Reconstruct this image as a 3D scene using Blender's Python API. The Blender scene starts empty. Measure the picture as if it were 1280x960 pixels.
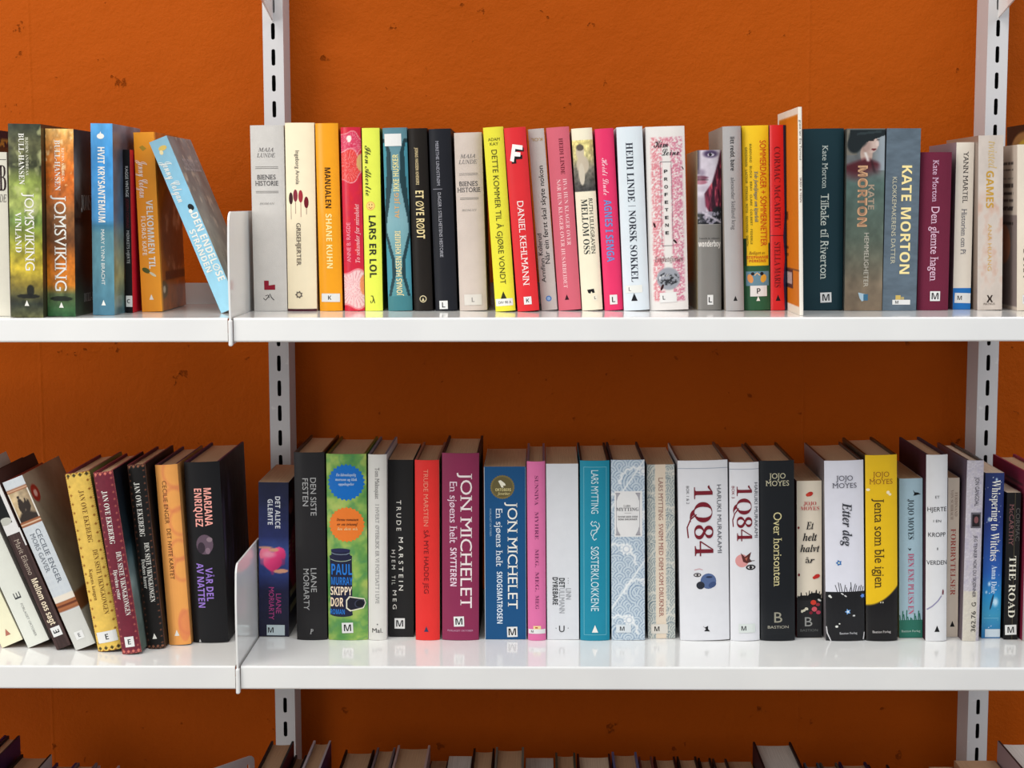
import bpy, bmesh, math, random
import numpy as np
from mathutils import Matrix, Vector

random.seed(7); DEBUG = False
SC = bpy.context.scene
COL = SC.collection

# ------------------------------------------------------------------ camera
# world: X along the shelves (0 = left upright), Y into the wall (0 = face of the
# uprights), Z up (0 = top of the upper shelf board); metres
CAM = dict(x=0.3319, y=-2.0710, z=0.1210, yaw=-0.01680, pitch=-0.10953, roll=-0.00243, f=2045.66)
def cam_axes():
    y_, p_, r_ = CAM['yaw'], CAM['pitch'], CAM['roll']
    F = Vector((math.sin(y_)*math.cos(p_), math.cos(y_)*math.cos(p_), math.sin(p_)))
    R = Vector((math.cos(y_), -math.sin(y_), 0)); U = R.cross(F)
    return F, math.cos(r_)*R+math.sin(r_)*U, -math.sin(r_)*R+math.cos(r_)*U
CF, CR, CU = cam_axes()
CP = Vector((CAM['x'], CAM['y'], CAM['z']))
cd = bpy.data.cameras.new('camera'); cam = bpy.data.objects.new('camera', cd); COL.objects.link(cam)
cd.sensor_width = 36.0; cd.lens = CAM['f']/1280*36; cd.clip_start = 0.05
M = Matrix((CR, CU, -CF)).transposed().to_4x4(); M.translation = CP
cam.matrix_world = M; SC.camera = cam

# ------------------------------------------------------------------ light, world, exposure
SC.view_settings.view_transform = 'Standard'; SC.view_settings.look = 'None'
SC.view_settings.gamma = 1.0; SC.view_settings.exposure = 0.0
W_ = bpy.data.worlds.new('room_light'); W_.use_nodes = True; SC.world = W_
W_.node_tree.nodes['Background'].inputs[0].default_value = (0.93, 0.96, 1.0, 1)
W_.node_tree.nodes['Background'].inputs[1].default_value = 0.52
def area(name, loc, target, size, size_y, power, col):
    l = bpy.data.lights.new(name, 'AREA'); l.shape = 'RECTANGLE'; l.size = size; l.size_y = size_y
    l.energy = power; l.color = col
    o = bpy.data.objects.new(name, l); COL.objects.link(o); o.location = loc
    o.rotation_euler = (Vector(target)-Vector(loc)).to_track_quat('-Z', 'Y').to_euler()
    return o
area('ceiling_lamp', (-0.7, -1.25, 1.65), (-0.6, -0.75, 0), 2.2, 0.5, 34, (1.0, 0.965, 0.90))
area('ceiling_lamp', (1.9, -1.25, 1.65), (1.7, -0.75, 0), 2.2, 0.5, 21, (0.90, 0.95, 1.0))
area('window_light', (-2.6, -3.2, 0.7), (0.1, 0, -0.1), 1.8, 1.8, 55, (1.0, 0.98, 0.94))

# pixel of the photograph -> point on a plane Y = const or Z = const
def ray(px, py):
    return CF*CAM['f'] + CR*(px-640) - CU*(py-480)
def on_y(px, py, Y):
    d = ray(px, py); return CP + d*((Y-CP.y)/d.y)
def on_z(px, py, Z):
    d = ray(px, py); return CP + d*((Z-CP.z)/d.z)

# ------------------------------------------------------------------ materials
def lin(c):
    out = []
    for v in c[:3]:
        v = max(0.0, min(1.0, v/255.0))
        out.append(v/12.92 if v <= 0.04045 else ((v+0.055)/1.055)**2.4)
    return (*out, 1.0)
def lin_np(a):
    a = np.clip(a/255.0, 0, 1)
    return np.where(a <= 0.04045, a/12.92, ((a+0.055)/1.055)**2.4)
class NT:
    def __init__(s, name):
        s.m = bpy.data.materials.new(name); s.m.use_nodes = True; s.t = s.m.node_tree
        s.b = s.t.nodes['Principled BSDF']
    def n(s, kind, **kw):
        q = s.t.nodes.new(kind)
        for k, v in kw.items():
            if k.startswith('i_'): q.inputs[k[2:].replace('_', ' ')].default_value = v
            else: setattr(q, k, v)
        return q
    def l(s, a, b): s.t.links.new(a, b)
def mix(nt, fac, a, b, mode='MIX'):
    q = nt.t.nodes.new('ShaderNodeMix'); q.data_type = 'RGBA'; q.blend_type = mode
    for sock, v in ((q.inputs[0], fac), (q.inputs[6], a), (q.inputs[7], b)):
        if hasattr(v, 'links'): nt.l(v, sock)
        else: sock.default_value = v
    return q.outputs[2]
def print_mat(name, rough, coat=0.0, bump=0.02, mottle=0.06):
    t = NT(name)
    a = t.n('ShaderNodeAttribute', attribute_name='col')
    tc = t.n('ShaderNodeTexCoord')
    no = t.n('ShaderNodeTexNoise', i_Scale=90.0, i_Detail=4.0)
    t.l(tc.outputs['Object'], no.inputs['Vector'])
    mr = t.n('ShaderNodeMapRange'); mr.inputs[3].default_value = 1-mottle; mr.inputs[4].default_value = 1+mottle*0.5
    t.l(no.outputs[0], mr.inputs[0])
    hs = t.n('ShaderNodeHueSaturation'); t.l(a.outputs['Color'], hs.inputs['Color']); t.l(mr.outputs[0], hs.inputs['Value'])
    t.l(hs.outputs[0], t.b.inputs['Base Color'])
    rr = t.n('ShaderNodeMapRange'); rr.inputs[3].default_value = rough-0.06; rr.inputs[4].default_value = rough+0.08
    t.l(no.outputs[0], rr.inputs[0]); t.l(rr.outputs[0], t.b.inputs['Roughness'])
    t.b.inputs['Coat Weight'].default_value = coat; t.b.inputs['Coat Roughness'].default_value = 0.25
    t.b.inputs['Specular IOR Level'].default_value = 0.22
    n2 = t.n('ShaderNodeTexNoise', i_Scale=1400.0, i_Detail=2.0); t.l(tc.outputs['Object'], n2.inputs['Vector'])
    bp = t.n('ShaderNodeBump', i_Strength=bump*4, i_Distance=0.0003); t.l(n2.outputs[0], bp.inputs['Height'])
    t.l(bp.outputs[0], t.b.inputs['Normal'])
    return t.m
MATS = {'gloss': print_mat('glossy_cover_print', 0.30, 0.14), 'satin': print_mat('satin_cover_print', 0.48),
        'matt': print_mat('matt_cover_print', 0.70, bump=0.08), 'cloth': print_mat('book_cloth', 0.85, bump=0.25, mottle=0.1)}
def page_mat(name, base, dark):
    t = NT(name); tc = t.n('ShaderNodeTexCoord'); mp = t.n('ShaderNodeMapping'); mp.inputs['Scale'].default_value = (2600, 14, 14)
    t.l(tc.outputs['Object'], mp.inputs['Vector'])
    no = t.n('ShaderNodeTexNoise', i_Scale=1.0, i_Detail=3.0); t.l(mp.outputs[0], no.inputs['Vector'])
    mr = t.n('ShaderNodeMapRange'); mr.inputs[1].default_value = 0.3; mr.inputs[2].default_value = 0.7
    t.l(no.outputs[0], mr.inputs[0])
    t.l(mix(t, mr.outputs[0], lin(dark), lin(base)), t.b.inputs['Base Color'])
    t.b.inputs['Roughness'].default_value = 0.9
    bp = t.n('ShaderNodeBump', i_Strength=0.5, i_Distance=0.0004); t.l(no.outputs[0], bp.inputs['Height']); t.l(bp.outputs[0], t.b.inputs['Normal'])
    return t.m
PAGES = {'tan': page_mat('aged_paper_edge', (198, 162, 126), (170, 136, 104)), 'cream': page_mat('cream_paper_edge', (226, 208, 184), (190, 168, 142)),
         'white': page_mat('white_paper_edge', (226, 222, 215), (186, 180, 172))}
def paint_mat():
    t = NT('white_powder_coat'); tc = t.n('ShaderNodeTexCoord')
    no = t.n('ShaderNodeTexNoise', i_Scale=420.0, i_Detail=2.0); t.l(tc.outputs['Object'], no.inputs['Vector'])
    n2 = t.n('ShaderNodeTexNoise', i_Scale=9.0, i_Detail=5.0); t.l(tc.outputs['Object'], n2.inputs['Vector'])
    mr = t.n('ShaderNodeMapRange'); mr.inputs[1].default_value = 0.35; mr.inputs[2].default_value = 0.65
    t.l(n2.outputs[0], mr.inputs[0])
    t.l(mix(t, mr.outputs[0], lin((232, 232, 231)), lin((238, 238, 236))), t.b.inputs['Base Color'])
    r = t.n('ShaderNodeMapRange'); r.inputs[3].default_value = 0.07; r.inputs[4].default_value = 0.13; t.b.inputs['Specular IOR Level'].default_value = 0.8
    t.l(n2.outputs[0], r.inputs[0]); t.l(r.outputs[0], t.b.inputs['Roughness'])
    bp = t.n('ShaderNodeBump', i_Strength=0.05, i_Distance=0.0002); t.l(no.outputs[0], bp.inputs['Height']); t.l(bp.outputs[0], t.b.inputs['Normal'])
    return t.m
WHITE = paint_mat()
def post_mat():
    t = NT('grey_upright_paint'); tc = t.n('ShaderNodeTexCoord')
    no = t.n('ShaderNodeTexNoise', i_Scale=60.0, i_Detail=6.0); t.l(tc.outputs['Object'], no.inputs['Vector'])
    mr = t.n('ShaderNodeMapRange'); mr.inputs[1].default_value = 0.66; mr.inputs[2].default_value = 0.74
    t.l(no.outputs[0], mr.inputs[0])
    t.l(mix(t, mr.outputs[0], lin((206, 205, 206)), lin((226, 225, 224))), t.b.inputs['Base Color'])
    t.b.inputs['Roughness'].default_value = 0.42
    return t.m
POST = post_mat()
def wall_mat():
    t = NT('orange_painted_concrete'); tc = t.n('ShaderNodeTexCoord')
    def noise(sc, det, rough=0.5):
        q = t.n('ShaderNodeTexNoise', i_Scale=sc, i_Detail=det, i_Roughness=rough); t.l(tc.outputs['Object'], q.inputs['Vector']); return q.outputs[0]
    big = noise(3.0, 4.0); fine = noise(260.0, 4.0, 0.7); mid = noise(34.0, 6.0, 0.65)
    mr = t.n('ShaderNodeMapRange'); mr.inputs[1].default_value = 0.3; mr.inputs[2].default_value = 0.7; t.l(big, mr.inputs[0])
    c = mix(t, mr.outputs[0], lin((167, 73, 4)), lin((175, 79, 7)))
    pit = t.n('ShaderNodeMapRange'); pd = t.n('ShaderNodeMath', operation='SUBTRACT'); pd.inputs[1].default_value = 0.70; t.l(mid, pd.inputs[0])
    pa = t.n('ShaderNodeMath', operation='ABSOLUTE'); t.l(pd.outputs[0], pa.inputs[0])
    pit.inputs[1].default_value = 0.028; pit.inputs[2].default_value = 0.0; t.l(pa.outputs[0], pit.inputs[0])
    pc = t.n('ShaderNodeMath', operation='MULTIPLY'); pc.inputs[1].default_value = 0.3; t.l(pit.outputs[0], pc.inputs[0])
    c = mix(t, pc.outputs[0], c, lin((150, 60, 4)))
    t.l(c, t.b.inputs['Base Color']); t.b.inputs['Roughness'].default_value = 0.62
    t.b.inputs['Specular IOR Level'].default_value = 0.08
    add = t.n('ShaderNodeMath', operation='MULTIPLY_ADD'); add.inputs[1].default_value = 0.35; t.l(fine, add.inputs[0]); t.l(mid, add.inputs[2])
    s2 = t.n('ShaderNodeMath', operation='MULTIPLY_ADD'); s2.inputs[1].default_value = -1.2; t.l(pit.outputs[0], s2.inputs[0]); t.l(add.outputs[0], s2.inputs[2])
    seam = None
    sx = t.n('ShaderNodeSeparateXYZ'); t.l(tc.outputs['Object'], sx.inputs[0])
    for X0 in (-0.322, 0.676, 1.35):
        d = t.n('ShaderNodeMath', operation='SUBTRACT'); d.inputs[1].default_value = X0; t.l(sx.outputs[0], d.inputs[0])
        ab = t.n('ShaderNodeMath', operation='ABSOLUTE'); t.l(d.outputs[0], ab.inputs[0])
        m = t.n('ShaderNodeMapRange'); m.inputs[1].default_value = 0.0; m.inputs[2].default_value = 0.003; m.inputs[3].default_value = 0.5; m.inputs[4].default_value = 0.0; t.l(ab.outputs[0], m.inputs[0])
        ml = t.n('ShaderNodeMath', operation='MULTIPLY'); t.l(m.outputs[0], ml.inputs[0]); t.l(mid, ml.inputs[1])
        q = t.n('ShaderNodeMath', operation='ADD'); t.l(s2.outputs[0], q.inputs[0]); t.l(ml.outputs[0], q.inputs[1]); s2 = q
    bp = t.n('ShaderNodeBump', i_Strength=0.8, i_Distance=0.003); t.l(s2.outputs[0], bp.inputs['Height']); t.l(bp.outputs[0], t.b.inputs['Normal'])
    return t.m
WALL = wall_mat()
def floor_mat():
    t = NT('grey_linoleum'); tc = t.n('ShaderNodeTexCoord')
    no = t.n('ShaderNodeTexNoise', i_Scale=30.0, i_Detail=6.0); t.l(tc.outputs['Object'], no.inputs['Vector'])
    t.l(mix(t, no.outputs[0], lin((140, 132, 122)), lin((168, 160, 150))), t.b.inputs['Base Color'])
    t.b.inputs['Roughness'].default_value = 0.5
    return t.m
FLOOR = floor_mat()

# ------------------------------------------------------------------ object helpers
def link(name, me, parent=None, loc=None):
    o = bpy.data.objects.new(name, me); COL.objects.link(o)
    if parent is not None: o.parent = parent
    if loc is not None: o.location = loc
    return o
def tag(o, label, cat, group=None, kind=None):
    if label: o['label'] = label
    if cat: o['category'] = cat
    if group: o['group'] = group
    if kind: o['kind'] = kind
    return o
def mesh(name, verts, faces, mat, smooth=False):
    me = bpy.data.meshes.new(name); me.from_pydata([tuple(v) for v in verts], [], faces); me.materials.append(mat)
    if smooth:
        me.polygons.foreach_set('use_smooth', [True]*len(me.polygons))
    me.update(); return me
def ink(c):
    c = np.asarray(c, float); l = c.max(-1, keepdims=True); return c*(0.60+0.40*np.clip(l/95, 0, 1))
def color_faces(me, cols):            # one srgb colour per face
    at = me.color_attributes.new('col', 'FLOAT_COLOR', 'CORNER')
    out = []
    for p, c in zip(me.polygons, cols): out += list(lin(ink(c[:3])))*p.loop_total
    at.data.foreach_set('color', out)
def color_verts(me, arr):             # (n,3) srgb per vertex
    at = me.color_attributes.new('col', 'FLOAT_COLOR', 'POINT')
    a = np.ones((len(me.vertices), 4)); a[:, :3] = lin_np(ink(arr)); at.data.foreach_set('color', a.ravel())
def boxv(x0, x1, y0, y1, z0, z1):
    v = [(x0,y0,z0),(x1,y0,z0),(x1,y1,z0),(x0,y1,z0),(x0,y0,z1),(x1,y0,z1),(x1,y1,z1),(x0,y1,z1)]
    f = [(3,2,1,0),(4,5,6,7),(0,1,5,4),(1,2,6,5),(2,3,7,6),(3,0,4,7)]
    return v, f
def bevel_mesh(me, w, seg=2, ang=0.6):
    bm = bmesh.new(); bm.from_mesh(me)
    es = [e for e in bm.edges if len(e.link_faces) == 2 and e.calc_face_angle() > ang]
    bmesh.ops.bevel(bm, geom=es, offset=w, segments=seg, profile=0.5, affect='EDGES'); bm.to_mesh(me); bm.free(); me.update(); return me
# ------------------------------------------------------------------ wall and floor
def slab(name, x0, x1, y0, y1, z0, z1, mat):
    v, f = boxv(x0, x1, y0, y1, z0, z1); o = link(name, mesh(name, v, f, mat)); o['kind'] = 'structure'; return o
WALLY = 0.053
slab('wall_back', -2.6, 3.2, WALLY, WALLY+0.15, -1.25, 1.75, WALL)
slab('floor', -2.6, 3.2, -3.6, WALLY, -1.30, -1.25, FLOOR)

# ------------------------------------------------------------------ slotted uprights
PITCH = 0.032; SLOT0 = 0.3358
def upright(X, label):
    zt = SLOT0 + PITCH*20 + PITCH/2; n = 58; zb = zt - n*PITCH
    hw = 0.0128; rw, rh = 0.0025, 0.0102
    bm = bmesh.new()
    def cell(zc):
        out = []
        o8 = [(-hw,-PITCH/2),(0,-PITCH/2),(hw,-PITCH/2),(hw,0),(hw,PITCH/2),(0,PITCH/2),(-hw,PITCH/2),(-hw,0)]
        cap = []
        for k in range(16):
            a = -math.pi*0.75 + 2*math.pi*k/16
            cx, cz = math.cos(a)*rw, math.sin(a)*rw
            cz += (rh-rw)*(1 if math.sin(a) > 1e-6 else -1) if abs(math.sin(a)) > 1e-6 else 0
            cap.append((cx, cz))
        ov = [bm.verts.new((x, 0, zc+z)) for x, z in o8]; iv = [bm.verts.new((x, 0, zc+z)) for x, z in cap]
        jv = [bm.verts.new((x, 0.0016, zc+z)) for x, z in cap]
        for k in range(8):
            a, b = ov[k], ov[(k+1) % 8]; i0, i1, i2 = iv[2*k], iv[2*k+1], iv[(2*k+2) % 16]
            bm.faces.new((a, b, i2, i1, i0))
        for k in range(16):
            bm.faces.new((iv[k], iv[(k+1) % 16], jv[(k+1) % 16], jv[k]))
    for k in range(n): cell(zt - PITCH/2 - k*PITCH)
    # side walls, return and back of the channel
    r = 0.0
    def q(a, b, c, d): bm.faces.new([bm.verts.new(p) for p in (a, b, c, d)])
    for s in (-1, 1):
        q((s*hw,0,zb),(s*hw,0,zt),(s*hw,WALLY,zt),(s*hw,WALLY,zb))
        q((s*(hw-.0016),0.0017,zb),(s*(hw-.0016),0.0017,zt),(s*(hw-.0016),WALLY,zt),(s*(hw-.0016),WALLY,zb))
    q((-hw,0.02,zb),(hw,0.02,zb),(hw,0.02,zt),(-hw,0.02,zt))
    bmesh.ops.remove_doubles(bm, verts=bm.verts, dist=1e-6)
    bmesh.ops.recalc_face_normals(bm, faces=bm.faces)
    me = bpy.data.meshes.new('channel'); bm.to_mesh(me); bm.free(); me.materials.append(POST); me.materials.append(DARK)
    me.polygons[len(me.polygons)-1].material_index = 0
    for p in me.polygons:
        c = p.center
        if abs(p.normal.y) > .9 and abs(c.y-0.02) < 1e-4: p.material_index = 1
    root = link('slotted_upright', None, loc=(X, 0, 0))
    link('channel', me, root)
    v, f = boxv(-hw-.0012, hw+.0012, -.001, WALLY, zt-.001, zt+.002); link('end_cap', mesh('end_cap', v, f, POST), root)
    return tag(root, label, 'shelf upright', 'slotted uprights on the wall')
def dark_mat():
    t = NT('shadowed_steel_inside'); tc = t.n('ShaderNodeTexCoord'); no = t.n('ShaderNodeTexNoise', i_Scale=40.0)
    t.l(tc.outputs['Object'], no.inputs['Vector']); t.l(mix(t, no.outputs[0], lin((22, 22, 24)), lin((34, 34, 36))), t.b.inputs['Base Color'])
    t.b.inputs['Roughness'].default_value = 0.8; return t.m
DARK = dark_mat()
upright(0.0, 'pale grey slotted steel upright behind the bookends at the left')
upright(0.9, 'pale grey slotted steel upright near the right edge of the photo')

# ------------------------------------------------------------------ shelf boards
YF, YB = -0.3193, -0.062
def shelf_board(x0, x1, z, label, grp='white steel shelf boards'):
    r = 0.0022; zl = -0.0262
    path = [(YB, 0.0255), (YB, 0.0)]
    path += [(YF+r, 0.0)] + [(YF+r-r*math.sin(a), -r+r*math.cos(a)) for a in (0.4, 0.8, 1.2)] + [(YF, -r)]
    path += [(YF, zl+r)] + [(YF+r-r*math.cos(a), zl+r-r*math.sin(a)) for a in (0.4, 0.8, 1.2)] + [(YF+r, zl), (YF+0.022, zl), (YF+0.022, zl+0.008)]
    th = 0.0012; P = [Vector((a, b)) for a, b in path]; N = len(P); inner = []
    for i in range(N):
        t = ((P[min(i+1, N-1)]-P[i]).normalized() if i < N-1 else Vector((0, 0))) + ((P[i]-P[i-1]).normalized() if i > 0 else Vector((0, 0)))
        t.normalize(); nn = Vector((t.y, -t.x))      # towards the inside of the fold
        inner.append(P[i] - nn*th if False else P[i] + Vector((-t.y, t.x))*th)
    root = link('shelf_board', None, loc=((x0+x1)/2, (YF+YB)/2, z-0.026))
    L = (x1-x0)/2; v = []; oy = (YF+YB)/2; oz = 0.026
    for sx in (-L, L):
        v += [(sx, p.x-oy, p.y+oz) for p in P] + [(sx, p.x-oy, p.y+oz) for p in inner]
    f = []; n2 = 2*N
    for i in range(N-1):
        f.append((i, i+1, n2+i+1, n2+i)); f.append((N+i+1, N+i, n2+N+i, n2+N+i+1))
        f.append((i+1, i, N+i, N+i+1)); f.append((n2+i, n2+i+1, n2+N+i+1, n2+N+i))
    f.append((0, n2, n2+N, N)); f.append((N-1, 2*N-1, n2+2*N-1, n2+N-1))
    me = mesh('deck', v, f, WHITE); bm = bmesh.new(); bm.from_mesh(me); bmesh.ops.recalc_face_normals(bm, faces=bm.faces); bm.to_mesh(me); bm.free()
    link('deck', me, root)
    for sx in (-L+0.001, L-0.001):                     # folded end flanges under the deck
        s = 1 if sx > 0 else -1
        vv, ff = boxv(min(sx, sx-s*.0012), max(sx, sx-s*.0012), YF+.024-oy, YB-.002-oy, 0.004, 0.0247)
        link('end_flange', mesh('end_flange', vv, ff, WHITE), root)
    return tag(root, label, 'shelf', grp)
SH = {0: 0.0, 1: -0.384, 2: -0.768, 3: 0.384}
for lv, w in ((0, 'upper'), (1, 'middle'), (2, 'lowest')):
    shelf_board(-0.8965, -0.0034, SH[lv], {3: 'white steel shelf board above the frame, left bay', 0: 'white steel shelf board under the leaning pale blue book, left bay', 1: 'white steel shelf board under the leaning books, left bay', 2: 'white steel shelf board of the bottom row, left bay'}[lv])
    shelf_board(0.0030, 0.8965, SH[lv], {3: 'white steel shelf board above the frame, right bay', 0: 'long white steel shelf board carrying the upper right row of books', 1: 'long glossy white steel shelf board carrying the lower right row of books', 2: 'white steel shelf board of the bottom row, right bay'}[lv])

# ------------------------------------------------------------------ brackets that double as bookends
def bracket(X, z, label):
    # side outline in (Y, Z) relative to the shelf top
    H = 0.114; r = 0.014
    pts = [(-0.0005, -0.036), (-0.092, -0.0165), (-0.20, -0.0165), (-0.285, -0.0285), (-0.3185, -0.0295), (-0.3225, -0.026), (-0.3225, 0.0)]
    pts += [(-0.3250, 0.045), (-0.3245, 0.075), (-0.3215, H-r)] + [(-0.3215+r-r*math.cos(a), H-r+r*math.sin(a)) for a in (0.35, 0.7, 1.05, 1.4)]
    pts += [(-0.175, H), (-0.168, H-0.004), (-0.166, H-0.012), (-0.166, 0.012), (-0.06, 0.0065), (-0.0005, 0.0065)]
    pts = [(a, b) for a, b in pts]
    th = 0.0011; n = len(pts)
    v = [(s*th, a+0.0005, b+0.036) for s in (-1, 1) for a, b in pts]
    f = [tuple(range(n))[::-1], tuple(range(n, 2*n))] + [(i, (i+1) % n, n+(i+1) % n, n+i) for i in range(n)]
    me = mesh('side_plate', v, f, WHITE); bm = bmesh.new(); bm.from_mesh(me); bmesh.ops.recalc_face_normals(bm, faces=bm.faces); bm.to_mesh(me); bm.free()
    bevel_mesh(me, 0.0003, 1, 0.9)
    root = link('shelf_bracket', None, loc=(X, -0.0005, z-0.036)); link('side_plate', me, root)
    vv, ff = boxv(-.0022, .0022, -0.3235, -0.3160, 0.0055, 0.0340); bl = mesh('front_lip', vv, ff, WHITE); bevel_mesh(bl, 0.0017, 3, 0.6)
    link('front_lip', bl, root)
    for k in (-1, 1):                                  # hooks that enter the slots
        vv, ff = boxv(-.0009, .0009, -0.0004, 0.006, 0.019+k*0.016-.004, 0.019+k*0.016+.004)
        link('hook', mesh('hook', vv, ff, WHITE), root)
    return tag(root, label, 'bracket', 'white steel brackets with bookend plates')
for lv, nm in ((3, 'above the frame'), (0, 'on the upper shelf'), (1, 'on the lower shelf'), (2, 'of the bottom row')):
    bracket(0.0, SH[lv], {3: 'white steel bracket hooked to the left upright at the top edge', 0: 'white bookend bracket beside the leaning pale blue book', 1: 'glossy white bookend bracket beside the thick black book', 2: 'bookend bracket with a small hole at the bottom left of the row'}[lv])
    bracket(0.9, SH[lv], {3: 'white steel bracket hooked to the right upright at the top edge', 0: 'white bracket on the right upright behind the upper books', 1: 'white bracket on the right upright behind the lower books', 2: 'white bracket on the right upright of the bottom row'}[lv])
# ------------------------------------------------------------------ numpy pattern helpers (flat print on covers)
_rng = np.random.RandomState(3); _lat = _rng.rand(64, 64)
def vnoise(x, y):
    xi = np.floor(x).astype(int); yi = np.floor(y).astype(int); fx = x-xi; fy = y-yi
    fx = fx*fx*(3-2*fx); fy = fy*fy*(3-2*fy); g = lambda a, b: _lat[a % 64, b % 64]
    return (g(xi, yi)*(1-fx)+g(xi+1, yi)*fx)*(1-fy) + (g(xi, yi+1)*(1-fx)+g(xi+1, yi+1)*fx)*fy
def fbm(x, y, o=4):
    s = 0; a = 0.5; t = 0
    for k in range(o): s = s+a*vnoise(x*2**k+17*k, y*2**k+5*k); t += a; a *= 0.55
    return s/t
def C(c, like): return np.broadcast_to(np.array(c, float), like.shape+(3,)).copy()
def put(img, mask, c):
    m = np.clip(mask, 0, 1)[..., None]; return img*(1-m)+np.array(c, float)*m
def grad(V, stops):
    xs = [s[0] for s in stops]; return np.stack([np.interp(V, xs, [s[1][k] for s in stops]) for k in range(3)], -1)
def ell(X, Y, cx, cy, rx, ry, soft=0.15):
    d = np.sqrt(((X-cx)/rx)**2+((Y-cy)/ry)**2); return np.clip((1-d)/soft+0.5, 0, 1)
def band(v, a, b, s=0.01): return np.clip((v-a)/s+0.5, 0, 1)*np.clip((b-v)/s+0.5, 0, 1)

# ------------------------------------------------------------------ lettering
GLY = {'s': (0x1D400, 0x1D41A, 0x1D7CE), 'i': (0x1D434, 0x1D44E, 0), 'I': (0x1D468, 0x1D482, 0), 'w': (0x1D4D0, 0x1D4EA, 0), 'b': (0x1D5D4, 0x1D5EE, 0x1D7EC), 'n': None, 'z': None}
CAPH = {'s': 0.67, 'i': 0.66, 'I': 0.67, 'w': 0.70, 'b': 0.71, 'n': 0.70, 'z': 0.70}
def glyphs(s, st):
    g = GLY[st]
    if g is None: return s
    o = ''
    for c in s:
        if 'A' <= c <= 'Z': o += chr(g[0]+ord(c)-65)
        elif 'a' <= c <= 'z': o += 'ℎ' if (st == 'i' and c == 'h') else chr(g[1]+ord(c)-97)
        elif '0' <= c <= '9' and g[2]: o += chr(g[2]+ord(c)-48)
        else: o += c
    return o
def add_serifs(v, f):
    """thin slab serifs on the flat stem ends of the plain letters"""
    cnt = {}
    for t in f:
        for a, b in zip(t, t[1:]+t[:1]): cnt[(min(a, b), max(a, b))] = cnt.get((min(a, b), max(a, b)), 0)+1
    nv = [tuple(p) for p in v]; nf = list(f)
    for (a, b), c in cnt.items():
        if c > 1: continue
        p, q = v[a], v[b]
        if abs(p[1]-q[1]) > 0.004: continue
        x0, x1 = sorted((p[0], q[0])); y = p[1]; w = x1-x0
        if not 0.03 < w < 0.13: continue
        if abs(y) < 0.012: y0, y1 = y, y+0.042
        elif y > 0.44: y0, y1 = y-0.042, y
        else: continue
        l, r = (0.085, 0.085) if y < .1 or y > .66 else (0.085, 0.0)
        n = len(nv); nv += [(x0-l, y0), (x1+r, y0), (x1+r, y1), (x0-l, y1)]; nf.append((n, n+1, n+2, n+3))
    return np.array(nv), nf
TEXTS = {}                      # (string, style) -> (verts, faces)
def want(s, st, off=0.0): TEXTS.setdefault((s, st, off), None)
def bake_texts():
    tmp = []
    for (s, st, off) in TEXTS:
        c = bpy.data.curves.new('tmp', 'FONT'); c.body = glyphs(s, st); c.resolution_u = 3
        c.offset = max(-0.008, min(0.006, off)) if off else {'s': -0.004}.get(st, 0.0)
        o = bpy.data.objects.new('tmp', c); COL.objects.link(o); tmp.append(((s, st, off), o, c))
    bpy.context.view_layer.update(); dg = bpy.context.evaluated_depsgraph_get()
    for k, o, c in tmp:
        me = o.evaluated_get(dg).to_mesh()
        v = np.array([x.co[:2] for x in me.vertices]); f = [tuple(p.vertices) for p in me.polygons]
        if k[1] == 'z': v, f = add_serifs(v, f)
        TEXTS[k] = (v, f); o.evaluated_get(dg).to_mesh_clear()
    for k, o, c in tmp: bpy.data.objects.remove(o); bpy.data.curves.remove(c)

BOOKS = []
def B(shelf, q, color, label, text=(), art=(), stick=None, kind='h', W=None, side=None, left=None, edge=None, page='tan',
      mat="satin", paint=None, cover=None, cover_left=False, group=None, Y=None, ctext=(), bulge=None, name=None, inner=None, nz=None, cap=None):
    BOOKS.append(dict(shelf=shelf, q=q, color=color, label=label, text=text, art=art, stick=stick, kind=kind, W=W or (0.142 if kind == 'h' else 0.124),
        side=side or color, left=left or side or color, edge=edge, page=page, mat=mat, paint=paint, cover=cover, cover_left=cover_left, group=group, Y=Y, ctext=ctext,
        bulge=bulge, name=name or ('hardcover_book' if kind == 'h' else 'paperback_book'), inner=inner, nz=nz))
    for t in text: want(t[0], t[6], t[9] if len(t) > 9 else 0.0)
    for t in ctext: want(t[0], t[6])
    if stick and stick[4]: want(stick[4], 'b', -0.006)

def solve(b):
    """photo corners -> world placement: lean angle, thickness, height, spine plane"""
    TL, TR, BR_, BL = b['q']; z = SH[b['shelf']]
    lowL = BL[1] >= BR_[1]
    py = max(BL[1], BR_[1])
    px = (BL[0]+BR_[0])/2 if abs(BL[1]-BR_[1]) < 2.5 else (BL[0] if lowL else BR_[0])
    Y = b['Y']-0.026 if b['Y'] is not None else on_z(px, py, z).y
    Y = max(-0.312, min(YB-0.004-b['W'], Y)); b['Y'] = Y
    p = [on_y(a[0], a[1], Y) for a in (TL, TR, BR_, BL)]
    tm = (p[0]+p[1])/2; bm_ = (p[2]+p[3])/2
    th = math.atan2(tm.x-bm_.x, tm.z-bm_.z)
    nx_, nz_ = math.cos(th), -math.sin(th)
    T = ((p[1].x-p[0].x)*nx_+(p[1].z-p[0].z)*nz_+(p[2].x-p[3].x)*nx_+(p[2].z-p[3].z)*nz_)/2
    H = ((p[0]-p[3]).length+(p[1]-p[2]).length)/2
    dz = z-bm_.z if abs(th) < 0.12 else 0.0; H += -dz if abs(dz) < .02 else 0
    b.update(th=th, T=T, H=H, xb=bm_.x)
def ends(b):
    """x of the left/right edge at the shelf and at height h"""
    c, s, T = math.cos(b['th']), math.sin(b['th']), b['T']
    return b['xb']-T/2/c, b['xb']+T/2/c
def edge_x(b, side, h):
    l, r = ends(b); return (l if side < 0 else r) + math.tan(b['th'])*h
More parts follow.
